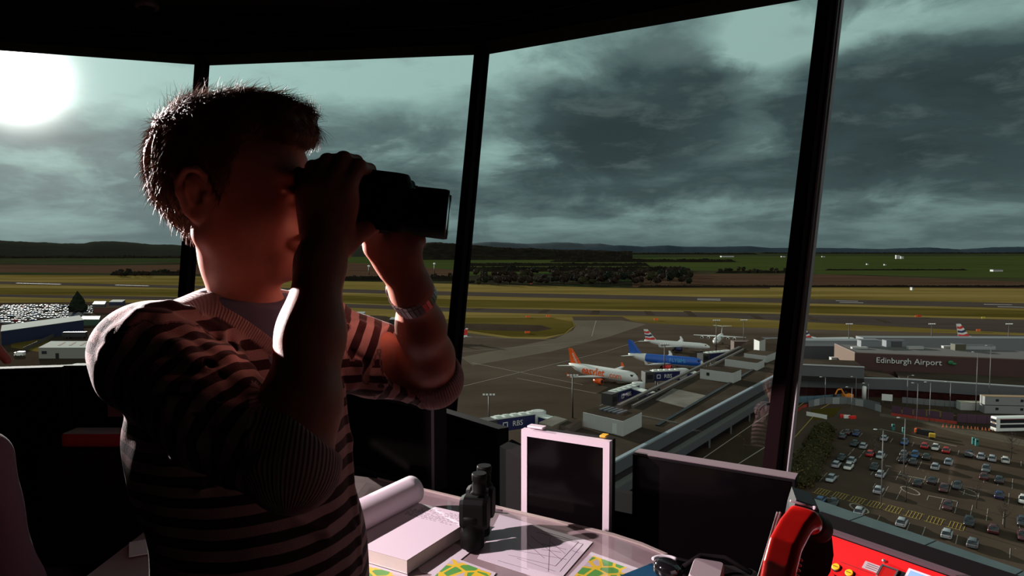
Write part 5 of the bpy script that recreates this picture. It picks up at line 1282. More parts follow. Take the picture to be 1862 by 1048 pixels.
mb = MB(); o_ = rt2.location; p = a+(b_-a)*.25; q_ = (b_-a).normalized(); mb.box((p.x-o_.x, p.y-o_.y, 1.9), (1.0, .3, 1.0), rz=math.atan2(q_.y, q_.x)); mb.build('opening', m_dk, rt2)
boxpx('rooftop_plant_room', (1318, 653), (1377, 661), (1390, 655), 11.6, RZ, 'white plant room on the pier roof with a red-brown top, third nearest')
boxpx('rooftop_plant_room', (1353, 643), (1393, 648), (1411, 641), 11.7, RZ, 'white plant room on the pier roof close to the thick window post')
boxpx('rooftop_cabin', (980, 769), (1004, 776), (1032, 763), 11.0, RZ, 'low brown roof cabin beside the lettered blue boarding bridge', m=mat('beige_cladding', (.16, .125, .095), .7), roofm=m_roof2, cat='rooftop cabin')
boxpx('rooftop_cabin', (1013, 772), (1036, 778), (1058, 766), 10.6, RZ, 'low brown roof cabin left of the nearest white plant room', m=mat('brown_cladding', (.10, .07, .055), .7), cat='rooftop cabin')
boxpx('rooftop_unit', (990, 786), (1004, 790), (1016, 782), 9.6, RZ, 'small pale roof hatch in front of the brown roof cabins', cat='roof hatch')
boxpx('rooftop_unit', (1020, 786), (1030, 790), (1040, 786), 10.4, RZ, 'small dark unit on the near roof beside the pale hatch', m=m_dk, cat='roof unit')
boxpx('rooftop_unit', (1036, 796), (1046, 800), (1052, 795), 10.0, RZ, 'small white unit on the near roof just above the pale-framed screen', cat='roof unit')
boxpx('stair_tower', (1371, 617), (1381, 621), (1392, 617), 15, 9, 'white stair tower with a slanting blue stripe beyond the pier', cat='tower')
# boarding bridges
def bridge(pa, pb, z0, z1, label, cabp=None, ext=None, txt=None):
    a, b_ = Vector(G2(*pa, z1)), Vector(G2(*pb, z1)); d_ = (b_-a).normalized(); L = (b_-a).length; ang = math.atan2(d_.y, d_.x); c = (a+b_)/2
    root = empty('boarding_bridge', (c.x, c.y, .16), ang, label, 'boarding bridge', 'boarding bridges along the pier')
    mb = MB(); mb.box((0, 0, (z0+z1)/2-.16), (L, 2.6, z1-z0)); mb.build('tunnel', m_navy, root)
    mb = MB(); mb.box((0, 0, z1+.05), (L+.6, 2.9, .35))
    for k in range(5): mb.box((-L/2+(k+.5)*L/5, .3, z1+.35), (1.6, 1.2, .3))
    mb.build('roof', mat('bridge_roof', (.60, .63, .58), .5) if 'bridge_roof' not in bpy.data.materials else bpy.data.materials['bridge_roof'], root)
    mb = MB(); mb.box((-L/2-1.8, -.2, (z0+z1)/2-.2), (3.6, 3.8, z1-z0+.5)); cb = mb.build('cab', mat('cab_dark', (.035, .03, .028), .6) if 'cab_dark' not in bpy.data.materials else bpy.data.materials['cab_dark'], root)
    mb = MB(); mb.box((-L/2-1.8, -2.15, (z0+z1)/2), (2.2, .1, 1.5)); mb.build('cab_window', m_dkgl, cb)
    mb = MB(); mb.lathe([(2.2, z0-.4), (2.2, z1+.3), (1.6, z1+.5)], 20, Matrix.Translation((L/2+1.2, 0, 0))); mb.build('rotunda', m_gw, root)
    for x, w in ((-L*.32, .35), (-L*.32, -.35), (L/2+1.2, 0)):
        mb = MB(); mb.tube([(x, w*3, z0-.3), (x, w*3, .1)], .25, 8); mb.build('leg', m_panel, root)
    mb = MB()
    for s in (-1, 1): mb.lathe([(.3, -.2), (.6, -.18), (.6, .18), (.3, .2)], 14, Matrix.Translation((-L*.32, s*1.05, .6)) @ Matrix.Rotation(R(90), 4, 'X'))
    mb.box((-L*.32, 0, .7), (.5, 2.4, .4)); mb.build('drive_unit', m_tyre, root)
    if txt:
        ty = text_obj(txt, 2.0, m_wht, root, Matrix.Translation((L*.02, -1.36, (z0+z1)/2-.16)) @ Matrix.Rotation(R(90), 4, 'X'), ext=.01)
        mb = MB(); x0 = -L*.02-3.3; zc_ = (z0+z1)/2-.16
        for q in ((0, .62), (0, -.62)): mb.box((x0+q[0], -1.36, zc_+q[1]), (1.5, .03, .22))
        for q in (-.64, .64): mb.box((x0+q, -1.36, zc_), (.22, .03, 1.3))
        mb.build('square_emblem', m_wht, root)
    return root
bridge((898, 762), (972, 752), 3.6, 7.0, 'nearest dark blue boarding bridge with white lettering on its side, beside the roof cabins', txt='RBS')
bridge((1113, 714), (1158, 700), 3.6, 7.0, 'dark blue boarding bridge below the nose of the orange-finned airliner', txt='RBS')
bridge((1186, 676), (1236, 674), 3.6, 7.0, 'dark blue boarding bridge below the blue airliner', txt='RBS')
bridge((1284, 643), (1318, 640), 3.6, 7.0, 'dark boarding bridge at the nose of the airliner with the striped fin')
for (pa, pb, lab) in (((1150, 706), (1186, 716), 'blue link corridor between the second boarding bridge and the pier'), ((1240, 673), (1272, 681), 'blue and white link corridor between the third boarding bridge and the pier'),
                      ((985, 757), (1012, 765), 'short pale link corridor between the nearest boarding bridge and the pier')):
    a, b_ = Vector(G2(*pa, 6.6)), Vector(G2(*pb, 6.6)); d_ = b_-a; c = (a+b_)/2; root = empty('link_corridor', (c.x, c.y, .16), math.atan2(d_.y, d_.x), lab, 'corridor')
    mb = MB(); mb.box((0, 0, 5.2), (d_.length, 2.6, 2.6)); mb.build('corridor_walls', m_navy, root); mb = MB(); mb.box((0, 0, 6.6), (d_.length, 2.9, .3)); mb.build('roof', bpy.data.materials['bridge_roof'], root)
    mb = MB(); mb.box((0, 0, 1.9), (.5, 1.2, 3.9)); mb.build('support', m_panel, root)
# terminal to the right of the thick post
ta, tb_ = Vector(G2(1440, 685, 6.7)), Vector(G2(1640, 690.5, 6.7)); tc_ = Vector(G2(1900, 707, 6.7)); td = Vector(G2(2150, 728, 6.7))
tm = empty('terminal_building', (ta.x, ta.y, 0), label='long low grey-clad terminal front with a pale roof edge and dark ground floor', cat='building'); og = tm.location
m_redbrown = gmat('dark_shopfront', [(.3, (.030, .010, .010)), (.55, (.060, .018, .016)), (.75, (.020, .012, .014))], (.3, .3, .3), 1, 3)
for p, q in ((ta, tb_), (tb_, tc_), (tc_, td)):
    along('roof_edge', p, q, -1.2, .3, 6.7, 7.0, mat('pale_flashing', (.30, .31, .31), .5) if 'pale_flashing' not in bpy.data.materials else bpy.data.materials['pale_flashing'], tm, og)
    along('fascia', p, q, 0, .2, 3.0, 6.7, m_panel, tm, og); along('shopfront', p, q, -.5, -.2, 0, 3.0, m_redbrown, tm, og); along('roof', p, q, -22, -1.2, 5.9, 6.5, m_roof, tm, og)
ub = [G2(1430, 662.5, 11.5), G2(1572, 668.5, 11.5)]; u0, u1 = Vector(ub[0]), Vector(ub[1]); un = Vector((-(u1-u0).normalized().y, (u1-u0).normalized().x))
up = empty('terminal_upper_floor', (u0.x, u0.y, 0), label='grey upper storey of the terminal, immediately right of the thick window post', cat='building'); og = up.location
poly_bld('walls', [u0, u1, u1+un*16, u0+un*16], 7.6, 11.2, m_panel, up, og); poly_bld('window_band', [u0-un*-.3, u1-un*-.3, u1+un*15, u0+un*15], 5.9, 7.6, m_dk, up, og)
poly_bld('roof', [u0, u1, u1+un*16, u0+un*16], 11.2, 11.35, m_roof, up, og); poly_bld('roof_edge', [u0-un*.2, u1-un*.2, u1+un*.9, u0+un*.9], 11.35, 11.7, bpy.data.materials['pale_flashing'], up, og)
m_hall = mat('shaded_cladding_hall', (.060, .024, .020), .8); m_hallL = mat('sunlit_cladding_hall', (.13, .070, .040), .8)  # sun and shade put into the colours: dark front, lighter left side
h0, h1, h2 = Vector(G2(1555, 641, 13)), Vector(G2(1900, 655, 13)), Vector(G2(1518, 624.5, 13)); h1 = h0+(h1-h0)*1.6
hall = empty('terminal_hall', (h0.x, h0.y, 0), label='large brown terminal hall carrying the airport name in white letters', cat='building'); og = hall.location
poly_bld('walls', [h0, h1, h1+(h2-h0), h2], 0, 12.6, m_hall, hall, og)
poly_bld('roof', [h0+(h2-h0)*.03, h1+(h2-h0)*.03, h1+(h2-h0)*.97, h2+(h0-h2)*.03], 12.6, 12.7, mat('grey_roof', (.085, .075, .070), .8), hall, og)
hd = (h1-h0).normalized(); hnn = Vector((hd.y, -hd.x))
along('parapet', h0, h1, -.5, .1, 12.6, 13.0, mat('parapet_brown', (.11, .065, .052), .6), hall, og); along('parapet', h2, h0, -.5, .1, 12.6, 13.0, bpy.data.materials['parapet_brown'], hall, og)
along('sunlit_side', h2, h0, 0, .15, 5, 12.6, m_hallL, hall, og)
ctr = Vector(G2(1644, 652, 10.6)); tt = (ctr-h0).dot(hd); pos = h0+hd*tt+hnn*.35
Mt = Matrix.Translation((pos.x-og.x, pos.y-og.y, 10.35)) @ Matrix.Rotation(math.atan2(hd.y, hd.x), 4, 'Z') @ Matrix.Rotation(R(90), 4, 'X')
sgn = text_obj('Edinburgh Airport', 2.95, mat('sign_white', (.62, .64, .62), .5), hall, Mt, ext=.12, name='sign_lettering')
pg = pos+hd*13.8
mb = MB(); mb.sphere((pg.x-og.x, pg.y-og.y, 10.7), (1.1, .25, .8), 12, 6); mb.sphere((pg.x-og.x+1.2, pg.y-og.y-.2, 10.2), (.9, .25, .5), 12, 6); mb.build('green_emblem', mat('sign_green', (.02, .14, .05), .5), hall)
def cube_px(name, u, v, z1, z0, w, dpt, m, label, cat, rz=-.03, group=None, roofm=None):
    """block whose top front-left corner stands at pixel u,v"""
    p = Vector(G2(u, v, z1)); root = empty(name, (p.x, p.y, z0), rz, label, cat, group)
    mb = MB(); mb.box((w/2, dpt/2, (z1-z0)/2), (w, dpt, z1-z0)); mb.build('walls', m, root); mb = MB(); mb.box((w/2, dpt/2, z1-z0+.06), (w+.15, dpt+.15, .12)); mb.build('roof', roofm or m_panel, root); return root
m_rt = mat('roof_unit_grey', (.15, .165, .18), .6); m_rtd = mat('roof_unit_dark', (.05, .05, .055), .6)
for k, (u, v, w, m, lab) in enumerate([(1566, 620, 7.5, m_rt, 'leftmost of the pale grey plant blocks on the hall roof'), (1575, 621, 3.6, m_rtd, 'dark louvred block in front of the leftmost pale plant block'),
                                    (1612, 620, 8, m_rt, 'second pale grey plant block on the hall roof, right of the first'), (1622, 622, 4, m_rtd, 'dark louvred block in front of the second pale plant block')]):
    cube_px('rooftop_plant_block', u, v, 15.2 if k % 2 == 0 else 14.8, 12.7, w, 3.5 if k % 2 == 0 else 1.2, m, lab, 'rooftop block')
for (u, v, w, z1, lab) in ((1652, 631, 6, 13.6, 'low white roof unit between the plant blocks and the far striped fin'), (1716, 630, 5, 13.5, 'small white roof unit left of the olive block'), (1550, 632, 6, 13.3, 'white rooflight at the left end of the hall roof')):
    cube_px('roof_unit', u, v, z1, 12.7, w, 1.6, m_box, lab, 'roof unit', roofm=m_box)
cube_px('rooftop_block', 1737, 627, 15, 12.7, 4.2, 3, mat('olive_block', (.07, .065, .035), .7), 'olive square block on the hall roof below the far striped fin', 'rooftop block')
cube_px('skylight_range', 1745, 629, 14.2, 12.7, 14, 3, mat('pale_glazing', (.30, .32, .33), .4), 'pale glazed skylight along the hall roof beside the olive block', 'skylight')
# low buildings behind, toward the far apron
for (u, v, z1, w, dpt, m, lab) in ((1392, 618, 8.5, 25, 8, m_panel, 'grey pier roof seen just left of the thick window post'), (1450, 620, 9, 40, 8, mat('pale_grey_roofing', (.20, .21, .22), .6), 'long pale grey roof behind the terminal, right of the thick post'),
                                (1455, 630, 10, 20, 8, m_rtd, 'dark plant enclosure behind the upper storey'), (1570, 615, 8, 120, 8, mat('far_grey_roof', (.16, .17, .175), .6), 'very long low grey pier roof beyond the brown hall'),
                                (1335, 622, 6, 22, 6, mat('brown_low_roof', (.07, .035, .025), .8), 'low brown building near the high-winged jet')):
    cube_px('low_building', u, v, z1, 0, w, dpt, m, lab, 'building', roofm=m)
for k, (u, v, w, lab) in enumerate([(1484, 634, 2.5, 'white cylinder tank in the service yard behind the upper storey'), (1497, 636, 5, 'white van-like unit in the service yard, left of the brown hall corner'), (1508, 640, 6, 'pale unit in the service yard below the white van-like one'), (1512, 651, 7, 'pale long trailer in front of the tan hall wall')]):
    cube_px('yard_unit', u, v, 7.6, 5.9, w, 2.2, m_box, lab, 'unit', roofm=m_box)
cube_px('service_block', 1478, 644, 5.85, 0, 24, 12, m_rtd, 'dark low service block between the upper storey and the brown hall', 'building', roofm=m_roof)
# ================================================================== street furniture and works
m_pole = mat('galvanised_pole', (.13, .12, .12), .5); m_lamp = mat('lamp_head', (.60, .62, .60), .4)
def post(u, v, hgt, label, arm=1.6, z=.2, group=None, side=-1, rad=.09):
    p = gp(u, v, z); root = empty('street_lamp', tuple(p), label=label, cat='lamp post', group=group)
    mb = MB(); mb.tube([(0, 0, 0), (0, 0, hgt*.5), (0, 0, hgt)], [rad*1.5, rad*1.2, rad], 8); mb.build('pole', m_pole, root)
    mb = MB(); mb.tube([(0, 0, hgt-.1), (side*arm*.5, 0, hgt+.15), (side*arm, 0, hgt+.2)], rad*.6, 6); mb.build('arm', m_pole, root)
    mb = MB(); mb.sphere((side*arm, 0, hgt+.18), (.42, .22, .13), 10, 6); mb.build('lamp_head', m_lamp, root); return root
post(1602, 920, 15.5, 'tall lamp post in the car park, nearest, among the yellow bays')
post(1643, 862, 13, 'lamp post in the middle of the car park with a greenish pole')
post(1649, 660+85, 11, 'lamp post behind the purple fence, left one', side=1); post(1667, 770, 12, 'lamp post at the left part of the purple fence')
for u, v, h_, lab in ((1690, 768, 12, 'lamp post at the right part of the purple fence'), (1727, 752, 10, 'lamp post by the white container'), (1774, 748, 19, 'tall thin lamp post left of the stacked cabins'), (1798, 738, 20, 'tallest thin lamp post, right above the stacked cabins'),
                      (1578, 742, 8, 'lamp post at the works beside the grey fence'), (1500, 735, 9, 'lamp post near the left end of the grey fence'), (1556, 728, 8, 'lamp post in front of the terminal below its upper storey'), (1548, 757, 9, 'short lamp post at the bus turning beside the white sign board')):
    post(u, v, h_, lab)
m_mast = mat('dark_mast', (.045, .030, .028), .6)
def mast(u, v, hgt, label):
    p = gp(u, v, .2); root = empty('floodlight_mast', tuple(p), label=label, cat='floodlight mast')
    mb = MB(); mb.tube([(0, 0, 0), (0, 0, hgt)], [.28, .18], 8); mb.build('pole', m_mast, root)
    mb = MB(); mb.box((0, 0, hgt), (3.4, .3, .2)); cr_ = mb.build('crossbar', m_mast, root)
    for x in (-1.4, -.5, .5, 1.4):
        mb = MB(); mb.box((x, -.2, hgt+.3), (.6, .4, .4)); mb.build('floodlight', m_lamp, root)
mast(1041, 760, 13, 'dark floodlight mast beside the orange-finned airliner'); mast(889, 790, 11, 'floodlight mast above the nearest boarding bridge')
mast(1208, 690, 14, 'thin floodlight mast in front of the blue airliner'); mast(1302, 646, 17, 'thin floodlight mast right of the striped-fin airliner'); mast(1352, 640, 16, 'floodlight mast right of the high-winged jet')
for u, v, lab in ((1543, 640, 'thin mast on the far apron above the tan hall wall'), (1693, 640, 'thin mast on the far apron above the hall roof, middle'), (1833, 640, 'dark lattice mast on the far apron at far right')): mast(u, v, 14, lab)
# double-decker bus
def vehicle_wheels(root, xs, y, rr=.5):
    for x in xs:
        for s in (-1, 1):
            mb = MB(); mb.lathe([(rr*.5, -.12), (rr, -.11), (rr, .11), (rr*.5, .12)], 16, Matrix.Translation((x, s*y, rr)) @ Matrix.Rotation(R(90), 4, 'X')); mb.build('wheel', m_tyre, root)
p = gp(1812, 787, .2); bang = R(4); bus = empty('double_decker_bus', (p.x, p.y, .2), bang, 'white double-decker bus with black and maroon window bands', 'bus')
mb = MB(); mb.rbox((5.6, 1.25, 2.25), (11.2, 2.5, 4.0), .35); mb.build('body', m_wht, bus)
for z, mm, n in ((3.15, m_dkgl, 'upper_windows'), (1.75, m_dkgl, 'lower_windows')):
    mb = MB(); mb.box((6.0, 1.25, z), (10.0, 2.56, 1.0)); mb.build(n, mm, bus)
mb = MB(); mb.box((6.0, 1.25, 3.72), (10.2, 2.55, .2)); mb.build('red_band', mat('maroon_band', (.20, .012, .02), .4), bus)
mb = MB(); mb.box((-.01, 1.25, 3.2), (.06, 1.9, .9)); mb.box((-.01, 1.25, 1.8), (.06, 2.0, 1.1)); mb.build('windscreens', m_dkgl, bus); mb = MB(); mb.box((-.03, 1.25, 2.55), (.05, 1.2, .3)); mb.build('destination_board', mat('amber_board', (.25, .12, .02), .5), bus)
bus_w = [(2.4, 0), (8.2, 0)]
for x in (2.4, 8.2):
    for y in (.2, 2.3):
        mb = MB(); mb.lathe([(.25, -.14), (.5, -.13), (.5, .13), (.25, .14)], 16, Matrix.Translation((x, y, .5)) @ Matrix.Rotation(R(90), 4, 'X')); mb.build('wheel', m_tyre, bus)
# cabins, container, board
def cabin(u, v, w, dpt, h_, m, label, rz=0.0, z0=.2, cat='cabin', windows=3, roofm=None):
    p = gp(u, v, z0); root = empty('portable_cabin' if cat == 'cabin' else 'container', (p.x, p.y, z0), rz, label, cat)
    mb = MB(); mb.box((w/2, dpt/2, h_/2), (w, dpt, h_)); mb.build('body', m, root); mb = MB(); mb.box((w/2, dpt/2, h_+.06), (w+.1, dpt+.1, .12)); mb.build('roof', roofm or m_roof2, root)
    for k in range(windows):
        mb = MB(); mb.box((w*(k+.5)/windows, -.02, h_*.58), (.9, .06, .8)); mb.build('window', m_dkgl, root)
    return root
m_cabg = mat('cabin_grey', (.22, .22, .215), .6); m_tanroof = mat('tan_roof', (.26, .17, .09), .7)
cabin(1790, 752, 22, 2.8, 2.6, m_cabg, 'lower grey portable cabin behind the double-decker bus', R(-6), roofm=m_dk)
c2_ = cabin(1790, 752, 22, 2.8, 2.6, m_cabg, 'upper tan-roofed portable cabin stacked on the lower grey one', R(-6), roofm=m_tanroof); c2_.location.z = 2.95
for (du, lab) in ((0, 'lower'), (1, 'upper')):
    pass
cabin(1746, 746, 7.5, 2.6, 2.5, m_box, 'white container with a cream roof between the purple fence and the cabins', R(-8), cat='container', windows=0, roofm=mat('cream_roof', (.42, .38, .28), .6))
p = gp(1603, 733, .2); sgb = empty('site_board', tuple(p), R(-25), 'white square site board standing beyond the grey fence', 'board')
mb = MB(); mb.box((1.6, 0, 2.0), (3.2, .15, 2.2)); mb.build('panel', m_wht, sgb)
for x in (.4, 2.8): mb = MB(); mb.box((x, .1, .6), (.12, .12, 1.2)); mb.build('post', m_pole, sgb)
mb = MB(); p = gp(1571, 727, .2); mb.lathe([(.7, 0), (.7, 4.4), (.5, 4.7)], 16); o_ = mb.build('white_silo', m_wht, loc=tuple(p)); tag(o_, 'slim white silo standing at the works left of the site board', 'silo')
# excavator
m_exc = mat('excavator_orange', (.70, .22, .02), .5); p = gp(1536, 729, .2); ex = empty('excavator', tuple(p), R(10), 'orange excavator with a bent arm at the building works', 'excavator')
mb = MB(); mb.rbox((1.0, 0, 1.7), (3.2, 2.4, 1.3), .3); mb.build('house', m_exc, ex); mb = MB(); mb.rbox((1.0, 0, .5), (3.8, 2.6, .9), .3); mb.build('tracks', m_tyre, ex); mb = MB(); mb.box((.2, .4, 2.6), (1.2, 1.1, 1.3)); mb.build('cab', m_dkgl, ex)
mb = MB(); mb.tube([(-.5, -.5, 2.0), (-1.8, -.5, 4.2), (-3.2, -.5, 4.0)], .28, 6, sm=False); mb.build('boom', m_exc, ex); mb = MB(); mb.tube([(-3.2, -.5, 4.0), (-4.0, -.5, 2.4)], .22, 6, sm=False); bm_ = mb.build('stick', m_exc, ex); mb = MB(); mb.box((-4.1, -.5, 2.0), (.9, .9, .8)); mb.build('bucket', m_tyre, bm_)
# fences
def fence(pts, h_, m, label, name='fence', step=2.4, z0=.2, th=.08, gap=.1, m2=None, cat='fence'):
    P = [gp(u, v, z0) for u, v in pts]; root = empty(name, tuple(P[0]), label=label, cat=cat); k0 = 0
    for i in range(len(P)-1):
        a, b_ = P[i], P[i+1]; L = (b_-a).length; n = max(1, int(L/step)); ang = math.atan2((b_-a).y, (b_-a).x)
        for k in range(n):
            c = a+(b_-a)*((k+.5)/n)-P[0]; mb = MB(); mb.box((c.x, c.y, h_/2), (L/n-gap, th, h_), rz=ang); mb.build('fence_panel', m2 if (m2 and (k0 % 3) == 1) else m, root); k0 += 1
    return root
m_fgrey = mat('fence_grey', (.13, .14, .145), .6); m_fpale = mat('fence_pale', (.26, .27, .27), .6); m_fblue = mat('fence_blue', (.07, .13, .17), .6); m_fpurp = mat('purple_hoarding', (.060, .022, .045), .6); m_barr = mat('red_barrier', (.34, .035, .018), .5)
fence([(1442, 733), (1480, 732), (1530, 728)], 2.2, m_fblue, 'pale blue site fence in front of the terminal, right of the thick post')
fence([(1470, 741), (1500, 735), (1540, 735), (1570, 740), (1602, 750)], 2.2, m_fgrey, 'curved grey and white site fence above the bus turning', m2=m_fpale)
fence([(1488, 734), (1530, 732), (1575, 737), (1600, 744)], 2.0, m_fgrey, 'second curved grey fence behind the curved grey and white one')
fence([(1620, 754), (1660, 760), (1735, 769)], 2.9, m_fpurp, 'dark purple hoarding with pale gaps between its panels', step=3.0, gap=.35)
fence([(1740, 768), (1812, 772)], 2.6, m_fpurp, 'dark purple hoarding continuing right, towards the bus')
fence([(1620, 756), (1660, 762), (1740, 772)], .9, m_barr, 'low red barrier along the foot of the purple hoarding', name='barrier', cat='barrier')
fence([(1436, 760), (1460, 742), (1480, 738)], .9, m_barr, 'low red barrier at the left bend of the road', name='barrier', cat='barrier')
fence([(1655, 730), (1730, 735)], 1.0, m_barr, 'distant red barrier in front of the terminal shopfront', name='barrier', cat='barrier')
fence([(1640, 733), (1700, 738), (1790, 745)], 2.0, m_fgrey, 'grey site fence in front of the terminal, right of the bright spot')
fence([(1466, 756), (1504, 763)], 1.3, m_wht, 'white advertising barrier at the road bend', name='banner', cat='banner', step=4)
for (u, v, m, lab) in ((1533, 760, m_red, 'red water-filled block left of the white one'), (1540, 761, m_wht, 'white water-filled block among the red ones'), (1550, 762, m_red, 'red water-filled block right of the white one')):
    p = gp(u, v, .2); mb = MB(); mb.rbox((0, 0, .5), (2.0, .7, 1.0), .15); o_ = mb.build('traffic_block', m, loc=tuple(p)); tag(o_, lab, 'traffic block')
rgc = random.Random(4)
cone0 = None; m_cone = mat('cone_orange', (.55, .12, .03), .5)
for k in range(14):
    u = 1716+k*7+rgc.uniform(-2, 2); p = gp(u, 777+k*.55, .2)
    if cone0 is None: mb = MB(); mb.lathe([(.30, 0), (.30, .05), (.2, .06), (.05, .85)], 10); cone0 = mb.build('traffic_cone', m_cone); o_ = cone0
    else: o_ = cone0.copy(); COL.objects.link(o_)
    o_.location = p; tag(o_, 'orange cone in the row along the road left of the bus', 'traffic cone', 'cones along the bus road')
for (u, v, m, w, lab) in ((1669, 789, m_org, 1.6, 'orange skip-like machine at the car park edge'), (1682, 791, m_tyre, 4.2, 'dark low trailer between the orange and the yellow machines'), (1695, 798, mat('machine_yellow', (.55, .33, .02), .5), 1.5, 'small yellow machine at the car park edge')):
    p = gp(u, v, .2); r_ = empty('plant_machine', tuple(p), R(-35), lab, 'machine'); mb = MB(); mb.rbox((0, 0, .9), (w, 1.3, 1.1), .2); mb.build('body', m, r_); mb = MB(); mb.rbox((0, 0, .3), (w*.8, 1.35, .5), .2); mb.build('base', m_tyre, r_)
for k, (u, v) in enumerate([(1624, 783), (1643, 789), (1770, 808), (1776, 811)]):
    p = gp(u, v, .2); r_ = empty('ticket_machine', tuple(p), 0, ['teal pay machine beside the path, leftmost', 'teal pay machine beside the path, second from left', 'teal pay machine near the red car row, left of a pair', 'teal pay machine near the red car row, right of a pair'][k], 'pay machine')
    mb = MB(); mb.rbox((0, 0, .9), (.8, .5, 1.8), .1); mb.build('body', mat('teal_paint_%d' % k, (.02, .17, .15), .5), r_); mb = MB(); mb.box((0, -.27, 1.3), (.5, .04, .4)); mb.build('screen', m_dkgl, r_)
# ================================================================== cars
m_cglass = mat('car_glass', (.015, .018, .022), .12); m_lampr = mat('tail_lamp', (.25, .01, .01), .3)
CARC = {'silver': (.34, .36, .38), 'white': (.62, .60, .56), 'black': (.012, .012, .014), 'red': (.42, .015, .015), 'dark maroon': (.07, .012, .016), 'blue': (.03, .09, .22), 'navy blue': (.014, .022, .09),
        'grey': (.12, .13, .14), 'dark green': (.02, .035, .022), 'pale blue': (.22, .28, .34), 'charcoal': (.035, .037, .042)}
CM = {k: mat('car_paint_'+k.replace(' ', '_'), c, .3, coat=.6) for k, c in CARC.items()}
def car_rings(prof, w, taper=1.0):
    return prof
def make_car(name):
    root = empty(name)
    secs = [(-2.05, .42, .72, .70), (-1.98, .30, .88, .82), (-1.3, .26, .95, .86), (-.2, .25, .93, .86), (.8, .26, .92, .86), (1.6, .28, .80, .84), (2.0, .34, .68, .74), (2.08, .42, .58, .60)]
    mb = MB(); rings = []
    for x, z0, z1, w in secs:
        rings.append([Vector((x, y, z)) for y, z in ((-w, z0+.1), (-w*1.0, z0+(z1-z0)*.6), (-w*.93, z1), (-w*.5, z1+.03), (w*.5, z1+.03), (w*.93, z1), (w, z0+(z1-z0)*.6), (w, z0+.1), (w*.8, z0), (-w*.8, z0))])
    mb.loft(rings); mb.build('body', CM['silver'], root)
    mb = MB(); rings = []
    for x, zt, w in ((-1.92, .93, .70), (-1.45, 1.36, .62), (-.9, 1.44, .60), (.1, 1.45, .60), (.45, 1.38, .61), (1.15, .93, .72)):
        rings.append([Vector((x, -w*1.12, .90)), Vector((x, -w, zt)), Vector((x, w, zt)), Vector((x, w*1.12, .90))])
    mb.loft(rings); mb.build('cabin_glass', m_cglass, root)
    mb = MB(); rings = []
    for x, zt, w in ((-1.42, 1.375, .60), (-.9, 1.455, .585), (.1, 1.465, .585), (.42, 1.40, .59)):
        rings.append([Vector((x, -w, zt-.03)), Vector((x, -w*.8, zt+.02)), Vector((x, w*.8, zt+.02)), Vector((x, w, zt-.03))])
    mb.loft(rings); mb.build('roof', CM['silver'], root)
    for x in (-1.25, 1.3):
        for s in (-1, 1):
            mb = MB(); mb.lathe([(.18, -.10), (.31, -.095), (.31, .095), (.18, .10)], 14, Matrix.Translation((x, s*.76, .31)) @ Matrix.Rotation(R(90), 4, 'X')); mb.build('wheel', m_tyre, root)
    for s in (-1, 1):
        mb = MB(); mb.box((-2.03, s*.6, .72), (.06, .22, .16)); mb.build('tail_light', m_lampr, root)
    return root
proto = make_car('car')
rowsC = [('row nearest the terminal', [(1541, 790, 'dark maroon'), (1557, 792, 'navy blue'), (1608, 801, 'silver'), (1645, 808, 'blue'), (1682, 815, 'red'), (1701, 818, 'white'), (1721, 823, 'red'), (1762, 830, 'black'), (1784, 834, 'silver'), (1804, 838, 'silver'), (1828, 841, 'white')]),
         ('second row from the terminal', [(1532, 797, 'charcoal'), (1554, 811, 'black'), (1570, 815, 'silver'), (1644, 829, 'grey'), (1664, 831, 'blue'), (1685, 835, 'dark green'), (1725, 844, 'pale blue'), (1793, 857, 'grey')]),
         ('third row from the terminal', [(1583, 829, 'red'), (1601, 833, 'silver'), (1643, 841, 'black'), (1661, 844, 'charcoal'), (1701, 853, 'silver'), (1789, 871, 'dark maroon'), (1817, 877, 'charcoal')]),
         ('row beside the shrubs', [(1530, 837, 'black'), (1548, 843, 'silver'), (1590, 854, 'black')]),
         ('middle row', [(1521, 849, 'silver'), (1543, 853, 'white'), (1602, 867, 'silver'), (1695, 879, 'black'), (1741, 888, 'charcoal')]),
         ('row just below the middle one', [(1669, 883, 'black'), (1716, 893, 'dark maroon'), (1817, 905, 'navy blue'), (1861, 914, 'white')]),
         ('row above the yellow bays', [(1511, 875, 'silver'), (1598, 896, 'silver'), (1723, 925, 'dark maroon')]),
         ('row at the end of the yellow bays', [(1762, 954, 'black'), (1806, 967, 'dark maroon'), (1859, 954, 'charcoal'), (1860, 980, 'dark maroon')]),
         ('bottom row along the ledge', [(1492, 915, 'blue'), (1515, 920, 'charcoal'), (1563, 935, 'silver'), (1640, 955, 'silver'), (1722, 976, 'silver'), (1769, 993, 'grey')])]
ordn = ['first', 'second', 'third', 'fourth', 'fifth', 'sixth', 'seventh', 'eighth', 'ninth', 'tenth', 'eleventh']
first = True
for rname, cars in rowsC:
    for k, (u, v, c) in enumerate(cars):
        o = proto if first else copy_tree(proto); first = False
        p = gp(u, v, .2); o.location = p; o.rotation_euler.z = R(53)+(math.pi if random.random() < .35 else 0)+random.uniform(-.03, .03)
        tag(o, '%s car, %s from left in the %s' % (c, ordn[k], rname), 'car', 'cars in the car park')
        for ch_ in o.children:
            if ch_.name.split('.')[0] in ('body', 'roof'):
                ch_.material_slots[0].link = 'OBJECT'; ch_.material_slots[0].material = CM[c]
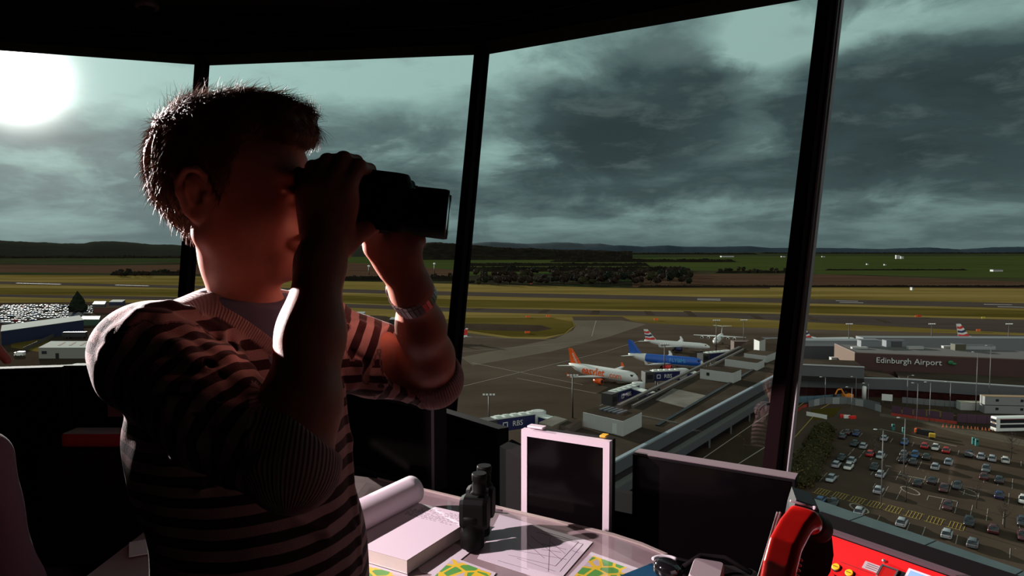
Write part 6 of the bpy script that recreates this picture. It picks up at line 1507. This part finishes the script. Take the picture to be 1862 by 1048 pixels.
# far car lot at the left
lot = {}
def small_car(m, nm):
    mb = MB(); mb.box((0, 0, .45), (4.1, 1.7, .82)); rings = [[Vector((x, s*w, z)) for s, z in ((-1, .86), (-.85, zt), (.85, zt), (1, .86))] for x, zt, w in ((-1.6, .9, .8), (-1.1, 1.42, .8), (.4, 1.42, .8), (1.1, .9, .8))]
    mb.loft(rings, sm=False); return mb.build(nm, m)
kinds = [mat('lot_'+k, tuple(q*.42 for q in CARC[k]), .55, spec=.3) for k in ('silver', 'white', 'charcoal', 'blue', 'grey', 'red', 'pale blue')]
protos = {}; rg2 = random.Random(11); n_ = 0
for j, v in enumerate((556.5, 558.6, 561, 563.5, 566.2, 569, 572, 575.4, 579, 583, 587.5)):
    u = -8 if j > 4 else 8+rg2.uniform(-6, 6); uend = {0: 105, 1: 150, 2: 168, 3: 178, 4: 185, 5: 190, 6: 172, 7: 150, 8: 120, 9: 62, 10: 40}[j]
    while u < uend and n_ < 285:
        if rg2.random() < .66:
            m = rg2.choices(kinds, (6, 5, 2, 1, 2, .6, 2))[0]
            if m.name not in protos: protos[m.name] = small_car(m, 'parked_car'); o = protos[m.name]
            else: o = protos[m.name].copy(); COL.objects.link(o)
            o.location = gp(u, v+(u-90)*-.018, .15); o.rotation_euler.z = R(25)+rg2.uniform(-.15, .15)
            tag(o, 'small %s car in the crowded far car lot left of the conifer' % m.name.split('.')[0][4:], 'car', 'cars in the far lot at left'); n_ += 1
        u += rg2.uniform(5.4, 7.2)
# ================================================================== left-hand yard
def shed(name, pts, h_, wallm, roofm, label, cat='building', pitch=0.0):
    """three top corners in pixels: back-left, front-left, front-right at height h_"""
    a, b_, c = (Vector(G2(u, v, h_)) for u, v in pts); d_ = a+c-b_
    root = empty(name, (b_.x, b_.y, .15), label=label, cat=cat); o_ = root.location
    mb = MB(); mb.prism([(p.x-o_.x, p.y-o_.y) for p in (a, b_, c, d_)], 0, h_); mb.build('walls', wallm, root)
    cc_ = (a+c)/2; mb = MB(); mb.prism([((p.x-cc_.x)*1.01+cc_.x-o_.x, (p.y-cc_.y)*1.01+cc_.y-o_.y) for p in (a, b_, c, d_)], h_, h_+.25); mb.build('roof', roofm, root)
    return root, a, b_, c, d_
m_wroof = mat('white_roof_sheet', (.20, .22, .20), .95, spec=.05); m_beige = mat('beige_wall', (.20, .20, .17), .7); m_nwall = mat('navy_wall', (.012, .016, .055), .6)
wh, a, b_, c, d_ = shed('warehouse', ((93, 622), (70, 634), (172, 634)), 5.0, m_beige, m_wroof, 'pale warehouse with a greenish white roof behind the striped shoulder')
og = wh.location; ed = (c-b_); 
for f_, w, z0, z1, mm, nm in ((.10, 2.4, 2.2, 3.6, m_dkgl, 'window'), (.33, 1.6, 0, 2.6, m_dk, 'door'), (.95, 1.8, 2.2, 3.6, m_dkgl, 'window')):
    p = b_+ed*f_; mb = MB(); mb.box((p.x-og.x, p.y-og.y-.05, (z0+z1)/2), (w, .12, z1-z0), rz=math.atan2(ed.y, ed.x)); mb.build(nm, mm, wh)
for f_ in (.30, .50, .70):
    p = b_+ed*f_+(a-b_)*.55; mb = MB(); mb.box((p.x-og.x, p.y-og.y, 5.3), (1.0, (a-b_).length*.5, .1), rz=math.atan2((a-b_).y, (a-b_).x)-R(90)); mb.build('roof_light', mat('tan_rooflight', (.16, .11, .05), .95, spec=.05) if 'tan_rooflight' not in bpy.data.materials else bpy.data.materials['tan_rooflight'], wh)
def van(u, v, label, m=m_wht, rz=0.0, L=5.6):
    p = gp(u, v, .15); root = empty('van', tuple(p), rz, label, 'van')
    mb = MB(); rings = [[Vector((x, s*.98, z)) for s, z in ((-1, .4), (-1, zt-.15), (-.9, zt), (.9, zt), (1, zt-.15), (1, .4))] for x, zt in ((-L/2, 2.3), (L*.12, 2.35), (L*.26, 2.2), (L*.40, 1.35), (L/2, 1.1))]
    mb.loft(rings, sm=False); mb.build('body', m, root); mb = MB(); mb.box((L*.31, 0, 1.72), (.9, 2.0, .5)); mb.build('cab_windows', m_dkgl, root)
    for x in (-L*.3, L*.32):
        for s in (-1, 1): mb = MB(); mb.lathe([(.2, -.1), (.36, -.1), (.36, .1), (.2, .1)], 12, Matrix.Translation((x, s*.9, .36)) @ Matrix.Rotation(R(90), 4, 'X')); mb.build('wheel', m_tyre, root)
    return root
van(134, 647, 'white van parked against the pale warehouse wall')
ls, a, b_, c, d_ = shed('long_shed', ((4, 593), (2, 604), (152, 583)), 7.5, m_nwall, m_wroof, 'long navy shed with a white roof at the left, lorries backed against it')
def lorry(u, v, label, rz, red=False, L=11, m=None):
    p = gp(u, v, .15); root = empty('lorry_trailer', tuple(p), rz, label, 'lorry trailer')
    mb = MB(); mb.box((0, 0, 2.5), (L, 2.5, 2.9)); mb.build('box_body', m or mat('trailer_grey_%d' % u, (.26, .25, .25), .6), root); mb = MB(); mb.box((0, 0, .9), (L*.95, 1.0, .3)); mb.build('chassis', m_tyre, root)
    if red: mb = MB(); mb.sphere((0, -1.27, 2.6), (.7, .04, .7), 14, 8); mb.build('red_disc', m_red, root)
    for x in (-L*.35, -L*.22, L*.38):
        for s in (-1, 1): mb = MB(); mb.lathe([(.3, -.15), (.5, -.14), (.5, .14), (.3, .15)], 12, Matrix.Translation((x, s*1.0, .5)) @ Matrix.Rotation(R(90), 4, 'X')); mb.build('wheel', m_tyre, root)
    return root
lorry(48, 613, 'left grey lorry trailer in front of the navy shed', R(12)); lorry(88, 606, 'middle grey lorry trailer in front of the navy shed', R(12), L=10); lorry(121, 602, 'pale lorry trailer with a red spot, right one in front of the navy shed', R(12), True, L=12)
lorry(136, 616, 'dark coach-like vehicle with a pale roof beyond the warehouse', R(6), L=13, m=mat('coach_black', (.02, .02, .022), .4))
van(28, 618, 'small white van at the corner of the yard lawn', L=4.6); van(36, 648, 'small white car-sized van on the road, far left', L=4.4, rz=R(180))
for (pts, h_, wm, rm, lab) in ((((205, 546), (198, 550), (222, 550)), 5, m_nwall, m_wroof, 'small dark building with a pale roof right of the conifer'), (((172, 549), (168, 554), (190, 554)), 6, m_panel, m_panel, 'small blue-grey building just right of the conifer'),
                             (((176, 557), (170, 561), (240, 561)), 4, mat('brick_red_wall', (.10, .03, .022), .8), m_roof, 'low red-brown building right of the conifer'), (((150, 576), (146, 582), (180, 582)), 4, mat('green_wall', (.03, .075, .05), .7), mat('green_roof', (.05, .11, .08), .7), 'low green-roofed building right of the long shed'),
                             (((650, 568), (647, 571), (662, 571)), 9.5, mat('white_tank_wall', (.42, .46, .44), .6), m_wroof, 'white cube-shaped building above the far striped sleeve'),
                             (((712, 578), (708, 582), (724, 582)), 3.5, m_dk, m_wroof, 'small pale-roofed hut by the far forearm'), (((715, 616), (713, 620), (722, 620)), 2.6, m_wht, m_wht, 'small white container beside the blue one'), (((727, 613), (724, 618), (733, 618)), 2.6, m_bblue, m_bblue, 'small blue container by the far forearm')):
    shed('outbuilding', pts, h_, wm, rm, lab)
fence([(42, 640), (60, 632), (90, 617), (100, 612)], 2.2, mat('mesh_fence', (.07, .055, .045), .8), 'thin mesh fence at the left of the yard lawn', step=2.5, gap=.5, z0=.15)
# radar mast and other distant markers
for (u, v, h_, lab) in ((790, 497, 19, 'white radome on a lattice mast in the fields, left of the slanting post'), (671, 500, 16, 'smaller white radome on a mast seen between the two arms')):
    p = gp(u, v); root = empty('radome_mast', tuple(p), label=lab, cat='mast'); mb = MB(); mb.tube([(0, 0, 0), (0, 0, h_)], 1.0, 8); mb.build('mast', m_mast, root)
    mb = MB(); mb.sphere((0, 0, h_+2), 2.6, 14, 10); mb.build('radome', m_wht, root)
for (u, v, w, h_, lab) in ((1632, 471, 22, 22, 'white tower block on the far ridge at right'), (1640, 471, 16, 15, 'lower white tower block on the far ridge at right'), (1322, 468, 90, 9, 'long low white building on the far ridge'), (1424, 468, 30, 8, 'white farm building on the far ridge left of the thick post'),
                            (1577, 482, 6, 4, 'white cottage in the green fields, left of two'), (1609, 483, 6, 4, 'white cottage in the green fields, right of two'), (1812, 494, 24, 4, 'long pale barn in the green fields at far right'), (1497, 468, 22, 7, 'white farm building on the far ridge right of the thick post'), (1658, 528, 2, 3, 'small white hut on the grass beyond the runway')):
    p = gp(u, v); root = empty('distant_building', tuple(p), label=lab, cat='building'); mb = MB(); mb.box((0, 0, h_/2), (w, w*.3+4, h_)); mb.build('walls', m_box, root); mb = MB(); mb.box((0, 0, h_+.5), (w*1.02, w*.3+5, 1)); mb.build('roof', m_panel, root)
for k, (u, v, m) in enumerate([(960, 578, m_org), (997, 577, m_org), (959, 607, m_org), (1193, 583, m_org), (1667, 577, m_org), (1673, 577, m_red), (1788, 580, mat('sign_yellow', (.6, .5, .04), .5)), (1747, 599, m_org), (1779, 603, m_org), (966, 517, m_red)]):
    p = gp(u, v, .2); r_ = empty('airfield_sign', tuple(p), R(15), ['orange airfield sign on the grass island, left', 'orange airfield sign on the grass island, right', 'orange sign at the bottom of the grass island', 'orange sign at the grass edge above the striped-fin jet', 'orange sign on the strip at right, one of a close pair', 'red sign on the strip at right, one of a close pair', 'yellow sign on the strip at far right', 'orange sign above the far striped fin', 'orange-brown sign right of the far striped fin', 'red hut beside the dark scrub beyond the runway'][k], 'airfield sign')
    mb = MB(); mb.box((0, 0, .9), (3.2, .3, 1.2)); mb.build('panel', m, r_)
    for x in (-1.2, 1.2): mb = MB(); mb.box((x, 0, .2), (.12, .12, .5)); mb.build('post', m_pole, r_)
# ================================================================== trees
m_bark = mat('bark', (.03, .02, .015), .9)
def crown_mat(name, a, b_): return mat(name, a, .95, spec=.1, noise=(1.2, b_, .4, .65))
m_c = [crown_mat('bare_brown_crown', (.018, .011, .008), (.030, .019, .012)), crown_mat('dark_green_crown', (.008, .011, .006), (.014, .018, .009)), crown_mat('olive_crown', (.022, .020, .008), (.034, .031, .012))]
def blobmesh(rad, hgt, seed, base=.3, n=26, lump=.28):
    rg = np.random.default_rng(seed); mb = MB(); rings = []
    ph = rg.uniform(0, 6.28, 12)
    def disp(a, b_): return 1+lump*.5*(math.sin(3*a+ph[0])*math.sin(2*b_+ph[1])+.7*math.sin(7*a+ph[2]+3*b_)+.6*math.sin(5*b_+ph[3]+4*a))+rg.uniform(-lump*.45, lump*.45)
    m_ = 12
    for i in range(1, m_):
        b_ = math.pi*i/m_; r_ = []
        for j in range(n):
            a = 2*math.pi*j/n; q = disp(a, b_); r_.append(Vector((rad*math.sin(b_)*math.cos(a)*q, rad*math.sin(b_)*math.sin(a)*q, base*hgt+(hgt*(1-base))*.5*(1-math.cos(b_)*q))))
        rings.append(r_)
    mb.loft(rings, sm=False); return mb
def make_tree(k, h_=12, rad=5.2):
    root = empty('tree'); blobmesh(rad, h_, 20+k).build('crown', m_c[k % 3], root); mb = MB(); mb.tube([(0, 0, 0), (.1, 0, h_*.5)], [.35, .2], 6); mb.build('trunk', m_bark, root); return root
tps = [make_tree(k) for k in range(4)]; used = [False]*4; rg3 = random.Random(21)
def place_tree(p, s, k, lab, grp):
    k = k % 4; o = copy_tree(tps[k]) if used[k] else tps[k]; used[k] = True
    o.location = p; o.rotation_euler.z = rg3.uniform(0, 6.28); o.scale = (s*rg3.uniform(.85, 1.15), s*rg3.uniform(.85, 1.15), s*rg3.uniform(.8, 1.25)); tag(o, lab, 'tree', grp)
for (u0, u1, vt, vb, n, s, lab, grp) in ((862, 1256, 498, 521, 120, 1.0, 'bare brown tree in the dark wood beyond the runway', 'trees of the wood beyond the runway'), (1005, 1256, 505, 522, 46, 1.15, 'bare brown tree at the right end of the wood beyond the runway', 'trees at the right end of the wood'),
                              (855, 1000, 512, 520, 22, .7, 'dark low tree at the front left edge of the wood beyond the runway', 'trees at the front left edge of the wood'), (205, 345, 499, 505, 26, .8, 'dark tree in the thin belt beyond the airfield, left of the neck', 'trees of the belt left of the neck'),
                              (1308, 1440, 494, 500, 18, .8, 'dark tree in the scrub at the corner of the ploughed field', 'trees at the corner of the ploughed field'), (640, 850, 505, 512, 30, .6, 'low brown tree in the scrub behind the two raised arms', 'trees of the scrub behind the arms')):
    for i in range(n):
        f = rg3.random(); v = vt+(vb-vt)*(1-(1-f)**.7); place_tree(gp(rg3.uniform(u0, u1), v), s*rg3.uniform(.75, 1.2), rg3.choice((0, 0, 0, 1, 2, 3)), lab, grp)
# the dark conifer at the left
con = empty('conifer', tuple(gp(142, 570, .15)), label='dark pointed conifer standing beside the far car lot', cat='tree')
mb = MB(); rings = []; rgc = np.random.default_rng(2)
for i, (z, r_) in enumerate(((1, 5.5), (2.5, 7.2), (4, 6.4), (6, 6.6), (8, 5.2), (10, 5.0), (12, 3.6), (14, 3.0), (16, 1.6), (18, .3))): rings.append([Vector((r_*(1+rgc.uniform(-.18, .18))*math.cos(2*math.pi*j/20), r_*(1+rgc.uniform(-.18, .18))*math.sin(2*math.pi*j/20), z+rgc.uniform(-.4, .4))) for j in range(20)])
mb.loft(rings, sm=False); mb.build('needles', crown_mat('conifer_dark', (.008, .011, .007), (.014, .018, .010)), con); mb = MB(); mb.tube([(0, 0, 0), (0, 0, 3)], .5, 8); mb.build('trunk', m_bark, con)
# shrubs along the road beside the car park: clumps of small leafy sprays
m_sh = crown_mat('autumn_shrub', (.060, .040, .016), (.085, .066, .020))
def leafy(rad, hgt, seed, n=420):
    rg = np.random.default_rng(seed); mb = MB()
    for _ in range(n):
        d = rg.normal(size=3); d /= np.linalg.norm(d); d[2] = abs(d[2]); q = rg.uniform(.55, 1.05)
        c = np.array((d[0]*rad*q, d[1]*rad*q, .2+d[2]*hgt*q)); s = rg.uniform(.12, .30); u_ = rg.normal(size=3); u_ /= np.linalg.norm(u_); w_ = np.cross(u_, d); w_ /= (np.linalg.norm(w_)+1e-6)
        mb.add([Vector(tuple(c+u_*s)), Vector(tuple(c+w_*s*.5)), Vector(tuple(c-u_*s)), Vector(tuple(c-w_*s*.5))], [(0, 1, 2, 3)])
    return mb
sh_p = []
for k in range(3):
    root = empty('shrub'); leafy(2.6, 2.8, 40+k).build('foliage', m_sh, root); blobmesh(2.0, 2.4, 60+k, base=.05, n=16).build('inner_branches', m_c[2], root); sh_p.append(root)
su = [False]*3
for i, (u, v) in enumerate([(1500, 790), (1492, 797), (1502, 800), (1484, 806), (1496, 809), (1476, 818), (1488, 820), (1500, 816), (1468, 830), (1481, 832), (1492, 830), (1462, 843), (1474, 846), (1485, 842), (1456, 856), (1468, 859), (1480, 855), (1450, 868), (1463, 871), (1445, 882), (1458, 884), (1471, 872)]):
    k = i % 3; o = copy_tree(sh_p[k]) if su[k] else sh_p[k]; su[k] = True; o.location = gp(u, v, .2); o.rotation_euler.z = rg3.uniform(0, 6); s = rg3.uniform(.9, 1.3); o.scale = (s, s, s*rg3.uniform(.8, 1.2))
    tag(o, 'yellow-brown shrub in the thick bank between the road and the car park', 'shrub', 'shrubs of the bank beside the car park')
# slim bare trees standing in the car park
def bare(u, v, h_, label):
    root = empty('bare_tree', tuple(gp(u, v, .2)), label=label, cat='tree'); rg = np.random.default_rng(int(u)); mb = MB(); mb.tube([(0, 0, 0), (.1, 0, h_*.5), (0, .1, h_)], [.10, .07, .02], 6); mb.build('trunk', m_bark, root); mb = MB()
    for k in range(26):
        z = h_*rg.uniform(.3, .95); a = rg.uniform(0, 6.28); L = (h_-z)*.5+.5; mb.tube([(0, 0, z), (math.cos(a)*L*.5, math.sin(a)*L*.5, z+L*.5), (math.cos(a)*L*.7, math.sin(a)*L*.7, z+L)], [.035, .025, .01], 4)
    mb.build('branches', m_bark, root)
bare(1647, 913, 6.5, 'slim bare tree among the car park bays, left of the dark cars'); bare(1838, 835, 7, 'slim bare tree at the right edge of the car park'); bare(1775, 925, 5, 'slim bare tree near the blue car, right'); bare(1826, 960, 5, 'slim bare tree near the dark cars at the lower right'); bare(1590, 830, 5, 'slim bare tree beside the red car')
for tp_, u_ in zip(tps+sh_p, used+su):
    if not u_:
        for ch_ in list(tp_.children): bpy.data.objects.remove(ch_)
        bpy.data.objects.remove(tp_)
